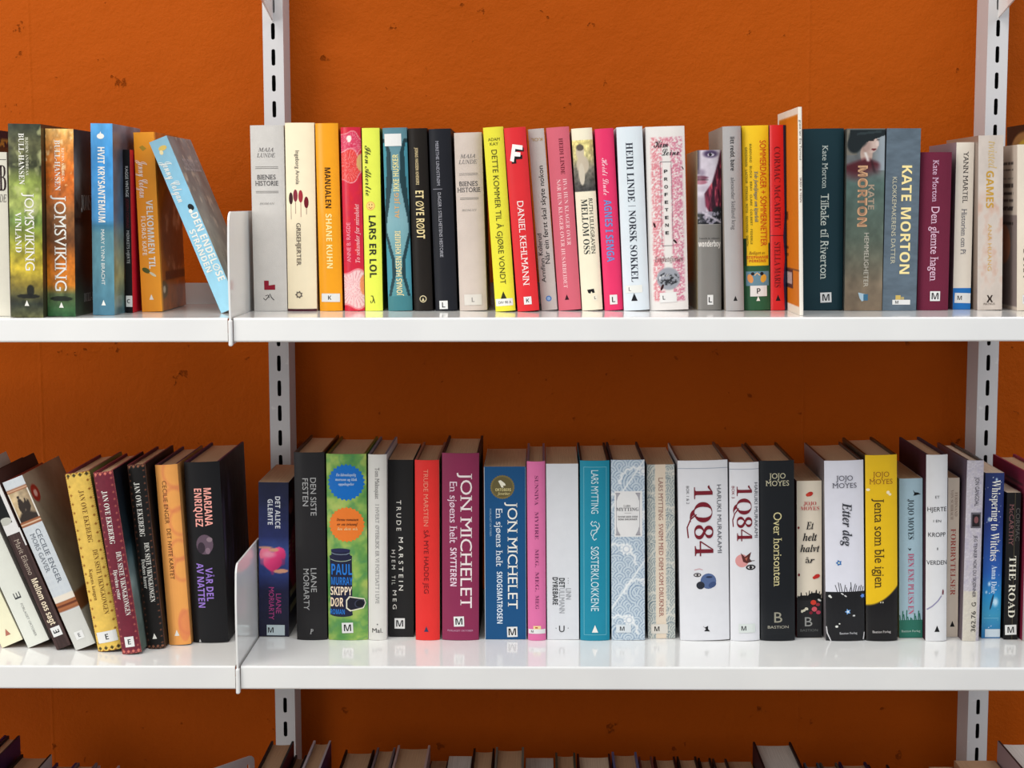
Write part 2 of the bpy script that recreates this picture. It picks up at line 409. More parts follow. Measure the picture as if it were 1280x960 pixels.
def settle(lst):
    """neighbours may touch but not run into each other"""
    for it in range(6):
        for a, b in zip(lst[:-1], lst[1:]):
            hh = min(a['H']*math.cos(a['th']), b['H']*math.cos(b['th']))
            g = min(edge_x(b, -1, h)-edge_x(a, 1, h) for h in (0.0, hh*0.99))-0.0006
            if g < 0:
                if g < -0.004 and it == 0: print('overlap', a['label'][:30], '|', b['label'][:30], round(g*1000, 1))
                a['T'] += g/4; a['xb'] += g/4; b['T'] += g/4; b['xb'] -= g/4
                a['xb'] += -0.0; 

KN = [0.5-0.5*math.cos(math.pi*k/12) for k in range(13)]
def prof(B_, T, x):
    return np.interp(np.asarray(x)/T, KN, [-B_*(1-abs(2*k-1)**2.6) for k in KN])
def build_print(b, root):
    T, H, B_ = b['T'], b['H'], b['B']
    TL, TR, BR_, BL = b['q']; yt = (TL[1]+TR[1])/2; yb = (BL[1]+BR_[1])/2
    wt = math.hypot(TR[0]-TL[0], TR[1]-TL[1]); wb = math.hypot(BR_[0]-BL[0], BR_[1]-BL[1]); wpx = (wt+wb)/2
    lpx = math.hypot((TL[0]+TR[0]-BL[0]-BR_[0])/2, yt-yb)
    s = H/lpx
    def zz(y): return H*(1-(y if 0 <= y <= 1 else (y-yt)/(yb-yt)))
    def surf(x): return float(prof(B_, T, x))
    def conform(v2, f, eps, cuts=True):
        bm = bmesh.new(); vs = [bm.verts.new((p[0], 0, p[1])) for p in v2]
        for t in f:
            if len(set(t)) == len(t):
                try: bm.faces.new([vs[i] for i in t])
                except ValueError: pass
        if cuts:
            for k in KN[1:-1]:
                g = bm.verts[:]+bm.edges[:]+bm.faces[:]
                bmesh.ops.bisect_plane(bm, geom=g, plane_co=(T*k, 0, 0), plane_no=(1, 0, 0), dist=1e-6)
        bm.verts.index_update()
        for v in bm.verts: v.co.y = surf(min(max(v.co.x, 0), T))-eps
        return bm
    # --- drawn shapes
    if b['art']:
        bms = []; cols = []
        me_v = []; me_f = []; me_c = []
        for k, a in enumerate(b['art']):
            kd = a[0]
            if kd == 'r': u0, u1, y0, y1, c = a[1:6]; pts = [(u0*T, zz(y1)), (u1*T, zz(y1)), (u1*T, zz(y0)), (u0*T, zz(y0))]
            elif kd == 'e':
                u, y, rx, ry, c = a[1:6]; rot = a[6] if len(a) > 6 else 0
                pts = []
                for i in range(20):
                    an = 2*math.pi*i/20; dx, dz = rx*s*math.cos(an), ry*s*math.sin(an)
                    pts.append((u*T+dx*math.cos(rot)-dz*math.sin(rot), zz(y)+dx*math.sin(rot)+dz*math.cos(rot)))
            elif kd == 't': u, y, r, c = a[1:5]; pts = [(u*T-r*s*.8, zz(y)-r*s), (u*T+r*s*.8, zz(y)-r*s), (u*T, zz(y)+r*s)]
            elif kd == 'd': u, y, r, c = a[1:5]; pts = [(u*T-r*s, zz(y)), (u*T, zz(y)-r*s), (u*T+r*s, zz(y)), (u*T, zz(y)+r*s)]
            elif kd == '*':
                u, y, r, n, c = a[1:6]; ri = a[6] if len(a) > 6 else 0.9
                pts = [(u*T+r*s*(1 if i % 2 else ri)*math.cos(math.pi*i/n), zz(y)+r*s*(1 if i % 2 else ri)*math.sin(math.pi*i/n)) for i in range(2*n)]
            elif kd == 'p': c = a[2]; pts = [(u*T, zz(y)) for u, y in a[1]]
            elif kd == 'l':                     # stroke
                P2 = [Vector((u*T, zz(y))) for u, y in a[1]]; w = a[2]*s/2; c = a[3]; L = []; R = []
                for i, pp in enumerate(P2):
                    d = (P2[min(i+1, len(P2)-1)]-P2[max(i-1, 0)]); d.normalize(); n = Vector((-d.y, d.x))*w
                    L.append(pp+n); R.append(pp-n)
                pts = None; quads = [(L[i], L[i+1], R[i+1], R[i]) for i in range(len(P2)-1)]
            big = False
            if pts and kd != 'l':
                X_ = [p[0] for p in pts]; Z_ = [p[1] for p in pts]; big = min(max(X_)-min(X_), max(Z_)-min(Z_)) > 8.5*s
            start = (len(me_v), len(me_f))
            polys = [pts] if pts else [[tuple(q) for q in qd] for qd in quads]
            for pl in polys:
                pl = [(min(max(x, 0), T), min(max(z, 0), H)) for x, z in pl]
                bm = conform(pl, [tuple(range(len(pl)))], 0.00012+0.00002*k)
                bmesh.ops.triangulate(bm, faces=bm.faces)
                n0 = len(me_v); bm.verts.index_update(); me_v += [v.co[:] for v in bm.verts]
                for f in bm.faces:
                    if f.calc_area() > 1e-12: me_f.append(tuple(n0+v.index for v in f.verts)); me_c.append(c)
                bm.free()
            if big:
                nm = {'r': 'colour_panel', 'e': 'printed_oval', 't': 'publisher_triangle', '*': 'starburst_badge'}.get(kd, 'printed_shape')
                vv = me_v[start[0]:]; ff = [tuple(i-start[0] for i in t) for t in me_f[start[1]:]]; cc = me_c[start[1]:]
                del me_v[start[0]:]; del me_f[start[1]:]; del me_c[start[1]:]
                mm = mesh(nm, vv, ff, MATS[b['mat']]); color_faces(mm, cc); link(nm, mm, root)
        if me_f:
          me = mesh('printed_decoration', me_v, me_f, MATS[b['mat']]); color_faces(me, me_c); o_ = link('printed_decoration', me, root)
          if len(b['art']) > 1: o_['kind'] = 'stuff'
    base_eps = 0.00014+0.00002*len(b['art'])
    # --- words
    groups = {}
    for t in b['text']:
        st, u, y0, y1, cap, col, sty = t[:7]; d = t[7] if len(t) > 7 and t[7] else 'd'; role = t[8] if len(t) > 8 and t[8] else 'title_lettering'
        v, f = TEXTS[(st, sty, t[9] if len(t) > 9 else 0.0)]
        if not len(v): continue
        x0, x1 = v[:, 0].min(), v[:, 0].max(); ch = CAPH[sty]
        if d in ('d', 'u'):
            z0, z1 = zz(y0), zz(y1); L = abs(z0-z1); a = (v[:, 0]-x0)/(x1-x0)*L; w = (v[:, 1]/ch-0.5)*cap*s
            if d == 'd': P2 = np.stack([u*T+w, max(z0, z1)-a], -1)
            else: P2 = np.stack([u*T-w, min(z0, z1)+a], -1)
        else:                                   # 'h': cap = width in px, y0..y1 = letter top / base line
            z0, z1 = zz(y1), zz(y0); wd = cap*s
            a = (v[:, 0]-x0)/(x1-x0)*wd-wd/2; hgt = v[:, 1]/ch*(z1-z0)
            P2 = np.stack([u*T+a, z0+hgt], -1) if d == 'h' else np.stack([u*T-a, z1-hgt], -1)
        P2[:, 0] = np.clip(P2[:, 0], 0.0003, T-0.0003); P2[:, 1] = np.clip(P2[:, 1], 0.0003, H-0.0003)
        bm = conform(P2, f, base_eps+0.00008); bm.verts.index_update()
        G = groups.setdefault(role, ([], [], [])); n0 = len(G[0]); G[0].extend([q.co[:] for q in bm.verts])
        for fc in bm.faces: G[1].append(tuple(n0+q.index for q in fc.verts)); G[2].append(col)
        bm.free()
    for gi, (role, (v, f, c)) in enumerate(groups.items()):
        v = [(q[0], q[1]-0.00003*gi, q[2]) for q in v]; me = mesh(role, v, f, MATS[b['mat']]); color_faces(me, c); link(role, me, root)
    # --- library label
    if b['stick']:
        u, y, w, h, let = b['stick'][:5]; o = b['stick'][5] if len(b['stick']) > 5 else {}
        tilt = o.get('tilt', 0); ws, hs = w*s/2, h*s/2; c = o.get('color', (226, 226, 224)); lh = o.get('lh', 0.5)
        ct, sn = math.cos(tilt), math.sin(tilt)
        def place(pp): return [(min(max(u*T+px*ct-pz*sn, 0.0002), T-0.0002), zz(y)+px*sn+pz*ct) for px, pz in pp]
        bm = conform(place([(-ws, -hs), (ws, -hs), (ws, hs), (-ws, hs)]), [(0, 1, 2, 3)], base_eps+0.0002)
        me = bpy.data.meshes.new('library_label'); bm.to_mesh(me); bm.free(); me.materials.append(MATS['satin']); color_faces(me, [c]*len(me.polygons))
        lab = link('library_label', me, root)
        if let:
            v, f = TEXTS[(let, 'b', -0.006)]; x0, x1 = v[:, 0].min(), v[:, 0].max(); lz = h*s*lh; k = lz/0.70
            lx = o.get('lx', 0.0)*w*s
            pp = [((a-(x0+x1)/2)*k+lx, (bz-0.35)*k) for a, bz in v]
            if o.get('rot') == 'u': pp = [(-pz, px) for px, pz in pp]
            if o.get('rot') == 'd': pp = [(pz, -px) for px, pz in pp]
            bm = conform(place(pp), f, base_eps+0.00026); me = bpy.data.meshes.new('label_letter'); bm.to_mesh(me); bm.free()
            me.materials.append(MATS['matt']); color_faces(me, [o.get('ink', (36, 36, 40))]*len(me.polygons)); link('label_letter', me, lab)

def board(name, x0, x1, y0, y1, H, out_col, edge_col, b, root, outside, cover=None):
    tx = x1-x0
    if cover is None:
        v, f = boxv(x0, x1, y0, y1, 0, H); me = mesh(name, v, f, MATS[b['mat']])
        cols = []
        for p in me.polygons:
            n = p.normal
            cols.append(out_col if n.x*outside > .5 else edge_col)
        color_faces(me, cols)
        return link(name, me, root)
    ny, nz = int((y1-y0)/0.0016), int(H/0.0016); v = []; f = []
    ys = np.linspace(y0, y1, ny+1); zs = np.linspace(0, H, nz+1); xo = x1 if outside > 0 else x0; xi = x0 if outside > 0 else x1
    V, U = np.meshgrid(1-zs/H, (ys-y0)/(y1-y0), indexing='ij'); img = cover(U, V, H/(y1-y0)).reshape(-1, 3)
    for z in zs:
        for y in ys: v.append((xo, y, z))
    for j in range(nz):
        for i in range(ny):
            a = j*(ny+1)+i; q = (a, a+1, a+ny+2, a+ny+1); f.append(q if outside > 0 else q[::-1])
    n0 = len(v); v += [(xi, y0, 0), (xi, y1, 0), (xi, y1, H), (xi, y0, H), (xo, y0, 0), (xo, y1, 0), (xo, y1, H), (xo, y0, H)]
    A = n0; fs = [(A, A+3, A+2, A+1), (A, A+1, A+5, A+4), (A+1, A+2, A+6, A+5), (A+2, A+3, A+7, A+6), (A+3, A, A+4, A+7)]
    f += [q if outside > 0 else q[::-1] for q in fs]
    me = mesh(name, v, f, MATS[b['mat']]); color_verts(me, np.vstack([img, np.tile(np.array(edge_col, float), (8, 1))]))
    o = link(name, me, root)
    return o

def build_book(b):
    T, H, W = b['T'], b['H'], b['W']; hb = b['kind'] == 'h'
    b['B'] = B_ = b['bulge'] if b['bulge'] is not None else ((0.0035 if T > 0.02 else 0.002) if hb else 0.0003)
    root = link(b['name'], None); th = b['th']; l, r = ends(b)
    # lowest corner rests on the shelf
    if th <= 0: ox, oz = l, 0.0
    else: ox, oz = r-T*math.cos(th), T*math.sin(th)
    root.location = (ox, b['Y'], SH[b['shelf']]+oz+0.0002); root.rotation_euler = (0, th, 0)
    tag(root, b['label'], 'book', b['group'])
    tb = 0.0026 if hb else 0.0004
    if T < 0.012: tb = min(tb, 0.0016)
    edge = b['edge'] or tuple(int(c*0.45) for c in b['side'])
    inset = 0.0032 if hb else 0.0003
    # spine
    nx = max(8, int(T/0.0009)) if b['paint'] else 12; nz = max(2, int(H/0.0009)) if b['paint'] else 1
    xs = np.linspace(0, T, nx+1) if b['paint'] else np.array(KN)*T; zs = np.linspace(0, H, nz+1); ysf = prof(B_, T, xs)
    if b['paint']: kx = np.array(KN)*T; xs = np.array(sorted([x for x in xs if np.min(np.abs(kx-x)) > 0.0003]+list(kx))); nx = len(xs)-1; ysf = prof(B_, T, xs)
    v = [(x, y, z) for z in zs for x, y in zip(xs, ysf)]
    f = [(j*(nx+1)+i, j*(nx+1)+i+1, (j+1)*(nx+1)+i+1, (j+1)*(nx+1)+i) for j in range(nz) for i in range(nx)]
    n0 = len(v); t_ = 0.0012 if hb else 0.0004
    back = [(x, (y+t_ if 0 < i < nx else 0.0), z) for z in (0, H) for i, (x, y) in enumerate(zip(xs, ysf))]
    top0 = nz*(nx+1); v += back; m = nx+1
    rim = len(v); v += [(x, y, 0) for x, y in zip(xs, ysf)]+[(x, y, H) for x, y in zip(xs, ysf)]
    for i in range(nx):
        f.append((n0+i+1, n0+i, n0+m+i, n0+m+i+1))
        f.append((rim+i+1, rim+i, n0+i, n0+i+1)); f.append((rim+m+i, rim+m+i+1, n0+m+i+1, n0+m+i))
    me = mesh('spine', v, f, MATS[b['mat']])
    if b['paint']:
        V, U = np.meshgrid(1-zs/H, xs/T, indexing='ij'); img = b['paint'](U, V, H/T).reshape(-1, 3)
        rest = np.tile(np.array(edge, float), (len(v)-n0, 1)); color_verts(me, np.vstack([img, rest]))
    else:
        color_verts(me, np.vstack([np.tile(np.array(b['color'], float), (n0, 1)), np.tile(np.array(b['color'] if not hb else b['color'], float), (len(v)-n0, 1))]))
    for p in me.polygons[:nx*nz]: p.use_smooth = True
    link('spine', me, root)
    inner = b['inner'] or edge
    board('back_cover', 0, tb, 0, W, H, b['left'], inner, b, root, -1, b['cover'] if b.get('cover_left') else None)
    board('front_cover', T-tb, T, 0, W, H, b['side'], inner, b, root, 1, b['cover'] if not b.get('cover_left') else None)
    # page block (rounded behind the spine, hollow fore-edge on hardbacks)
    x0, x1 = tb+0.0002, T-tb-0.0002; n = 8; ft = []; bk = []
    for i in range(n+1):
        u = i/n; x = x0+(x1-x0)*u; e = 1-abs(2*u-1)**2.4
        ft.append((x, (-B_*0.75*e if hb else 0.0)+(0.0016 if hb else 0.0006))); bk.append((x, W-(0.004 if hb else 0.0004)-(0.0025*e if hb else 0)))
    ring = ft+bk[::-1]; N = len(ring); z0, z1 = inset, H-inset
    v = [(x, y, z0) for x, y in ring]+[(x, y, z1) for x, y in ring]
    f = [tuple(range(N))[::-1], tuple(range(N, 2*N))]+[(i, (i+1) % N, N+(i+1) % N, N+i) for i in range(N)]
    link('page_block', mesh('page_block', v, f, PAGES[b['page']]), root)
    if hb and T > 0.014 and b['shelf'] != 0:                    # head band behind the top of the spine
        v = []; m2 = 8
        for i in range(m2+1):
            u = i/m2; x = x0+(x1-x0)*u; e = 1-abs(2*u-1)**2.4; y = -B_*0.75*e+0.0012
            v += [(x, y, z1-0.001), (x, y, z1+0.0008), (x, y+0.0014, z1+0.0008), (x, y+0.0014, z1-0.001)]
        f = []
        for i in range(m2):
            for k in range(4): a, c = i*4+k, i*4+(k+1) % 4; f.append((a, c, c+4, a+4))
        me = mesh('head_band', v, f, MATS['cloth']); color_faces(me, [(214, 200, 176)]*len(me.polygons)); link('head_band', me, root)
    # flat print on the front cover
    if b['ctext']:
        for t in b['ctext']:
            st, d0, d1, y0, y1, col, sty = t[:7]; v, f = TEXTS[(st, sty, 0.0)]
            a0, a1 = v[:, 0].min(), v[:, 0].max(); ya, yb_ = H*(1-y1), H*(1-y0); P = []
            for p in v:
                P.append((T+0.00025, d0+(p[0]-a0)/(a1-a0)*(d1-d0), ya+p[1]/CAPH[sty]*(yb_-ya)))
            me = mesh('cover_lettering', P, f, MATS[b['mat']]); color_faces(me, [col]*len(f)); link('cover_lettering', me, root)
    build_print(b, root)
    return root
# ------------------------------------------------------------------ painted spines and covers
def p_vinland(U, V, A):
    n = fbm(U*5+3, V*24); m = fbm(U*3+9, V*12+4)
    img = grad(V, [(0, (52, 58, 46)), (.1, (92, 92, 62)), (.22, (62, 66, 42)), (.3, (142, 158, 76)), (.42, (160, 172, 92)), (.5, (104, 128, 62)), (.62, (150, 150, 50)), (.74, (196, 172, 52)), (.83, (128, 112, 46)), (.93, (58, 64, 52)), (1, (96, 96, 62))])
    img *= (0.62+0.8*n)[..., None]; img = put(img, np.clip((m-.55)*4, 0, .6)*(V < .5), (206, 208, 150))
    s = ell(U, V, .55, .89, .35, .012)+ell(U, V, .62, .86, .12, .03)*(U > .5); return put(img, s*.85, (28, 30, 26))
def p_joms(U, V, A):
    n = fbm(U*6+1, V*26+8); m = fbm(U*10, V*30)
    img = grad(V, [(0, (244, 190, 110)), (.12, (228, 140, 62)), (.25, (222, 112, 36)), (.36, (196, 106, 44)), (.45, (140, 92, 52)), (.6, (110, 66, 34)), (.72, (196, 110, 30)), (.83, (214, 128, 36)), (.88, (92, 104, 66)), (1, (46, 96, 56))])
    img *= (0.66+0.66*n)[..., None]; img = put(img, np.clip((m-.6)*5, 0, .7)*(V < .3), (255, 224, 170))
    return put(img, ell(U, V, .5, .905, .4, .014)*.8, (26, 32, 24))
def c_joms(U, V, A):
    n = fbm(U*4, V*7); img = grad(V, [(0, (40, 42, 44)), (.25, (128, 126, 122)), (.45, (70, 56, 48)), (.75, (42, 40, 36)), (1, (62, 84, 62))])
    img *= (0.6+0.8*n)[..., None]; return put(img, band(V, .33, .5, .05)*np.clip((n-.42)*8, 0, 1), (24, 20, 18))
def p_hvit(U, V, A):
    n = fbm(U*4, V*14); img = grad(V, [(0, (92, 168, 226)), (.2, (66, 150, 216)), (.5, (76, 150, 205)), (.53, (60, 120, 150)), (.57, (92, 142, 156)), (.75, (96, 146, 160)), (1, (72, 120, 142))])
    return img*(0.88+0.24*n)[..., None]
def c_hvit(U, V, A):
    n = fbm(U*5, V*9+3); img = grad(V, [(0, (120, 140, 160)), (.1, (86, 84, 96)), (.5, (88, 120, 150)), (.55, (110, 134, 140)), (.8, (170, 168, 120)), (1, (84, 128, 142))])
    return img*(0.7+0.6*n)[..., None]
def c_velkommen(U, V, A):
    n = fbm(U*6, V*10+7); img = C((186, 104, 26), U)
    m = ell(U, V, .62, .55, .5, .27, .2); img = put(img, m, (120, 66, 36)); img = img*(.72+.55*n)[..., None]
    img = put(img, m*np.clip((n-.52)*5, 0, 1), (196, 158, 124)); img = put(img, band(V, .78, .83)*(U > .2), (70, 40, 28))
    img = put(img, ell(U, V, .12, .88, .14, .05), (110, 92, 52)); img = put(img, ell(U, V, .13, .88, .05, .02), (226, 212, 190))
    return put(img, (U < .06)*1., (232, 160, 50))
def p_strand(U, V, A):
    img = grad(V, [(0, (134, 178, 198)), (.3, (140, 196, 222)), (1, (160, 214, 236))]); return img*(.96+.06*fbm(U*4, V*20))[..., None]
def c_strand(U, V, A):
    n = fbm(U*5, V*8); img = grad(V, [(0, (112, 132, 138)), (.4, (126, 130, 124)), (.7, (150, 150, 138)), (1, (120, 150, 160))])*(.72+.5*n)[..., None]
    return put(img, np.clip((fbm(U*9, V*16)-.6)*5, 0, .7), (206, 196, 176))
def p_flower(U, V, A):
    img = C((205, 34, 62), U); Y = V*A
    img = put(img, np.clip((fbm(U*3, Y*2)-.45)*4, 0, 1)*.5, (228, 52, 40))
    for cx, cy, r, c in ((.45, .85, .62, (216, 60, 96)), (.30, 1.9, .8, (226, 66, 60)), (.5, A-1.1, .95, (236, 196, 196))):
        d = np.hypot(U-cx, Y-cy); an = np.arctan2(U-cx, Y-cy); rr = r*(1+.1*np.sin(an*5))
        img = put(img, np.clip((rr-d)*14, 0, 1), c); img = put(img, np.clip(1-np.abs(rr-d)*26, 0, 1)*.8, (244, 206, 202))
        img = put(img, np.clip(np.sin(an*34+3*np.sin(d*7))*1.3-.45, 0, 1)*np.clip((rr-d)*8, 0, 1)*.55, (250, 220, 214))
        img = put(img, np.clip(-np.sin(an*29)*1.5-.8, 0, 1)*np.clip((rr-d)*8, 0, 1)*.5, (176, 20, 46))
    img = put(img, ell(U, Y, .42, .55, .11, .2)*(Y > .42), (246, 232, 222)); img = put(img, ell(U, Y, 1.02, 1.75, .25, .45), (214, 170, 110))
    return put(img, ell(U, Y, 1.0, A-1.3, .2, .5)*.8, (232, 130, 70))
def p_hour(U, V, A):
    img = grad(V, [(0, (88, 130, 142)), (.5, (128, 170, 178)), (1, (70, 132, 140))])
    w = np.interp(V, [0, .13, .25, .3, .5, .56, .72, .8, .92, 1], [.5, .2, .16, .16, .42, .46, .14, .12, .34, .6])
    d = np.abs(U-.5); sd = np.interp(V, [0, .13, .3, .52, .75, .9, 1], [0, .10, .2, .03, .1, .06, .0])
    img = put(img, (d > w)*(V > .06)*(V < .93), (34, 66, 74)); img = put(img, (d > w+sd+.06)*(V > .08)*(V < .92), (72, 142, 158))
    return put(img, (V > .92)*(d > 0), (64, 122, 130))
def p_photo(U, V, A):
    n = fbm(U*9, V*60); img = C((238, 230, 204), U); m = band(V, .065, .345, .004)
    ph = grad(V, [(.06, (222, 206, 130)), (.16, (206, 196, 140)), (.22, (128, 124, 110)), (.345, (66, 66, 66))])*(.6+.8*n)[..., None]
    ph = put(ph, ell(U, V, .35, .13, .2, .04)+ell(U, V, .45, .2, .3, .05), (196, 182, 160)); ph = put(ph, ell(U, V, .36, .105, .18, .018), (92, 84, 74))
    ph = put(ph, ell(U, V, .38, .25, .14, .06), (206, 196, 176)); return put(img, m, ph) if False else img*(1-m[..., None])+ph*m[..., None]
def p_lace(U, V, A):
    Y = V*A; n = fbm(U*26, Y*26, 3); img = C((226, 222, 218), U)
    side = (band(U, .12, .40, .05)+band(U, .62, .92, .05))*band(V, .06, .95, .01)+band(V, .06, .11, .01)*band(U, .12, .92, .05)
    pink = grad(U, [(0, (214, 122, 126)), (1, (192, 104, 138))])
    k = np.clip((n-.34)*5, 0, 1)*np.clip(side, 0, 1); img = img*(1-k[..., None]*.85)+pink*k[..., None]*.85
    img = put(img, np.clip((fbm(U*40+9, Y*40, 2)-.62)*6, 0, .8)*np.clip(side, 0, 1), (238, 214, 214))
    img = put(img, ell(U, Y, .5, A*.828, .3, .29), (150, 154, 162)); img = put(img, np.clip((fbm(U*16, Y*16)-.5)*9, 0, 1)*ell(U, Y, .5, A*.828, .27, .17), (48, 50, 56))
    return put(img, ell(U, Y, .5, A*.828, .26, .12)*np.clip((fbm(U*11+4, Y*11)-.6)*9, 0, 1), (230, 230, 230))
def p_face(U, V, A):
    Y = V*A; img = C((124, 122, 118), U); n = fbm(U*6, Y*5); st = fbm(U*12, Y*2.2+3)
    f = C((208, 200, 212), U)*(.92+.1*n)[..., None]
    f = put(f, np.clip((.16-U)*8, 0, 1)*(Y < 1.0), (62, 50, 66)); f = put(f, ell(U, Y, .12, .95, .2, .16, .8)*.6, (112, 96, 118)); f = put(f, ell(U, Y, .55, .16, .3, .16, .6), (74, 60, 92)); f = put(f, ell(U, Y, .56, .2, .14, .07), (196, 190, 204)); f = put(f, ell(U, Y, .54, .19, .06, .07), (30, 26, 38))
    f = put(f, ell(U, Y, .12, 1.16, .32, .09, .4), (112, 66, 84)); f = put(f, ell(U, Y, .14, 1.34, .26, .1, .4), (164, 104, 122)); f = put(f, ell(U, Y, .16, 1.25, .3, .02), (60, 34, 44))
    f = put(f, ell(U, Y, .2, 1.62, .3, .12, .9)*.3, (130, 118, 136)); f = put(f, np.clip((Y-1.86)*6, 0, 1)*(U < .35)*.4, (120, 108, 124))
    hx = np.interp(Y, [0, .2, .55, 1.35, 1.83, 2.36, 2.8, 3.2], [.96, .9, .82, .58, .25, .3, .56, .9]); hair = np.clip((U-hx)*14, 0, 1)
    hc = C((112, 40, 62), U)*(.45+1.0*st)[..., None]; hc = put(hc, np.clip((st-.55)*6, 0, .9)*(U > .5), (206, 90, 102)); hc = put(hc, np.clip((.47-st)*6, 0, .8), (52, 22, 40)); f = f*(1-hair[..., None])+hc*hair[..., None]
    edge = 2.62+.3*np.sin(U*5+.4)*(U > .3); f = put(f, np.clip((Y-edge)*12, 0, 1), (34, 36, 44)); f = put(f, np.clip((fbm(U*7+2, Y*7)-.52)*12, 0, .9)*(Y > 2.6), (150, 146, 160))
    f = put(f, np.clip(1-np.abs(Y-2.5-.55*U)*12, 0, 1)*(U > .2), (196, 190, 202)); return np.where((V < .462)[..., None], f, img)
def p_hat(U, V, A):
    Y = V*A; n = fbm(U*4, V*14); img = grad(V, [(0, (116, 118, 116)), (.2, (112, 116, 118)), (.3, (84, 106, 100)), (.6, (92, 104, 92)), (.85, (124, 110, 92)), (1, (132, 114, 94))])*(.8+.4*n)[..., None]
    img = put(img, np.clip((U-.7)*5, 0, 1)*(Y < 1.1)*.75, (160, 172, 182)); img = put(img, (U < .25)*(Y < .7)*.5, (132, 120, 100))
    img = put(img, ell(U, Y, .52, .66, .16, .3), (186, 160, 148)); img = put(img, ell(U, Y, .63, .40, .2, .24), (204, 180, 170)); img = put(img, ell(U, Y, .5, .45, .14, .2, .8)*.5, (140, 110, 102)); img = put(img, ell(U, Y, .80, .40, .05, .07), (214, 194, 186))
    img = put(img, ell(U, Y, .66, .31, .06, .018)+ell(U, Y, .82, .30, .035, .015), (52, 42, 44)); img = put(img, ell(U, Y, .71, .545, .065, .032), (104, 34, 44)); img = put(img, ell(U, Y, .69, .25, .08, .01)*.7, (70, 58, 56))
    brim = (Y < .47-.36*(U-.2))*(Y > -.1)*(((U-.55)/.48)**2+((Y-.12)/.5)**2 < 1); mass = ell(U, Y, .2, .42, .19, .22, .3)+ell(U, Y, .3, .25, .25, .25, .3)
    img = put(img, np.clip(brim*1.+mass, 0, 1), (34, 44, 48)); img = put(img, (np.abs(Y-.13+.1*(U-.4)) < .03)*(U > .25)*(U < .9)*.5, (70, 84, 88)); img = put(img, (Y < .03)*1., (100, 104, 100))
    coat = np.clip((Y-.72-.35*np.abs(U-.5))*9, 0, 1)*np.clip((1.35-Y+.1*np.sin(U*6))*3, 0, 1)*np.clip((.93-U+.0*Y)*8, 0, 1); img = put(img, coat, (86, 32, 40))*1.
    img = put(img, np.clip(1-np.abs(U-.50-.35*(Y-.66))*16, 0, 1)*band(Y, .62, .86, .04), (228, 222, 218)); return put(img, np.clip(1-np.abs(U-.64-.3*(Y-.8))*18, 0, 1)*band(Y, .8, 1.15, .1)*.6, (44, 24, 30))
def p_grey(U, V, A): return C((92, 106, 118), U)*(.88+.26*fbm(U*3, V*40))[..., None]
def p_games(U, V, A):
    n = fbm(U*3, V*12); img = C((206, 194, 184), U)*(.94+.1*n)[..., None]
    return put(img, band(V, .35, .85, .1)*np.clip((n-.45)*3, 0, .7), (196, 158, 140))
def c_text(U, V, A):
    img = C((206, 192, 178), U); img = put(img, (V > .42)*(U < .9)*(V < .98)*1., (140, 126, 122)); img = put(img, ell(U, V, .4, .6, .2, .12), (206, 140, 108))
    for y0, y1 in ((.1, .15), (.2, .34), (.37, .40), (.44, .5)):
        k = band(V, y0, y1, .004)*(np.sin(V*A*95) > .1)*(U > .12)*(U < .8)*(fbm(U*60, V*0+np.floor(V*A*15)) > .32); img = put(img, k*.8, (56, 50, 50))
    return img
def c_lime(U, V, A): return C((196, 206, 60), U)
def c_white_frame(U, V, A):
    img = C((232, 222, 206), U); m = band(U, .02, .93, .01)*band(V, .035, .96, .004); img = put(img, m, (206, 116, 20))
    img = put(img, band(V, .78, .785, .003)+band(V, .79, .88, .003)*band(U, .3, .95, .01), (70, 52, 50)); img = put(img, band(V, .80, .86, .003)*band(U, .35, .9, .01), (176, 160, 156))
    return put(img, band(V, .5, .54, .002)*(np.sin(V*900) > 0)*band(U, .5, .9, .01)+band(V, .66, .72, .002)*(np.sin(V*700) > 0)*band(U, .5, .9, .01), (120, 64, 16))

WH = (236, 234, 226); G1 = 'books on the upper left shelf'; G2 = 'books on the upper right shelf'; au = 'author_lettering'; sm = 'small_print'
# ------------------------------------------------------------------ upper left
B(0, ((-66, 159), (-31, 159), (-24, 397), (-58, 397)), (30, 36, 58), 'tall dark navy book with gold cover print at the far left edge', side=(30, 36, 58), group=G1, Y=-.235, kind='p', W=.15,
  cover=lambda U, V, A: put(put(C((30, 36, 58), U), band(V, .045, .09, .01)*(fbm(U*30, V*40)>.5), (168, 128, 58)), band(V, .09, .13, .01), (84, 60, 40)))
B(0, ((-28, 190), (8.5, 191), (13, 397.5), (-22, 397.5)), (226, 222, 206), 'short cream book with a big letter B, cut by the left edge, upper shelf', group=G1, kind='p', Y=-.262, edge=(150, 146, 136),
  text=[('B', .84, 207, 239, 9, (52, 30, 30), 's', 'h'), ('DE', .84, 244, 253, 9, (90, 84, 80), 'i', 'h', sm)], art=[('r', .3, .98, 199.5, 200.2, (70, 66, 62))])
B(0, ((10.6, 155), (53.8, 155.7), (56.8, 396.5), (15, 397.4)), (120, 120, 60), 'thick paperback with mossy green cloudy spine and white saga title', group=G1, kind='p', mat='gloss', paint=p_vinland, side=(60, 52, 36), edge=(176, 170, 150),
  text=[('BULL-HANSEN', .40, 167, 230.6, 6.6, WH, 's', 'd', au), ('BJØRN ANDREAS', .57, 172, 219, 3.4, (214, 214, 190), 's', 'd', au), ('JOMSVIKING', .62, 241, 338, 12, WH, 'z', 'd', None), ('VINLAND', .27, 265, 315.5, 7.5, WH, 's')], art=[('t', .5, 379, 3.6, WH)])
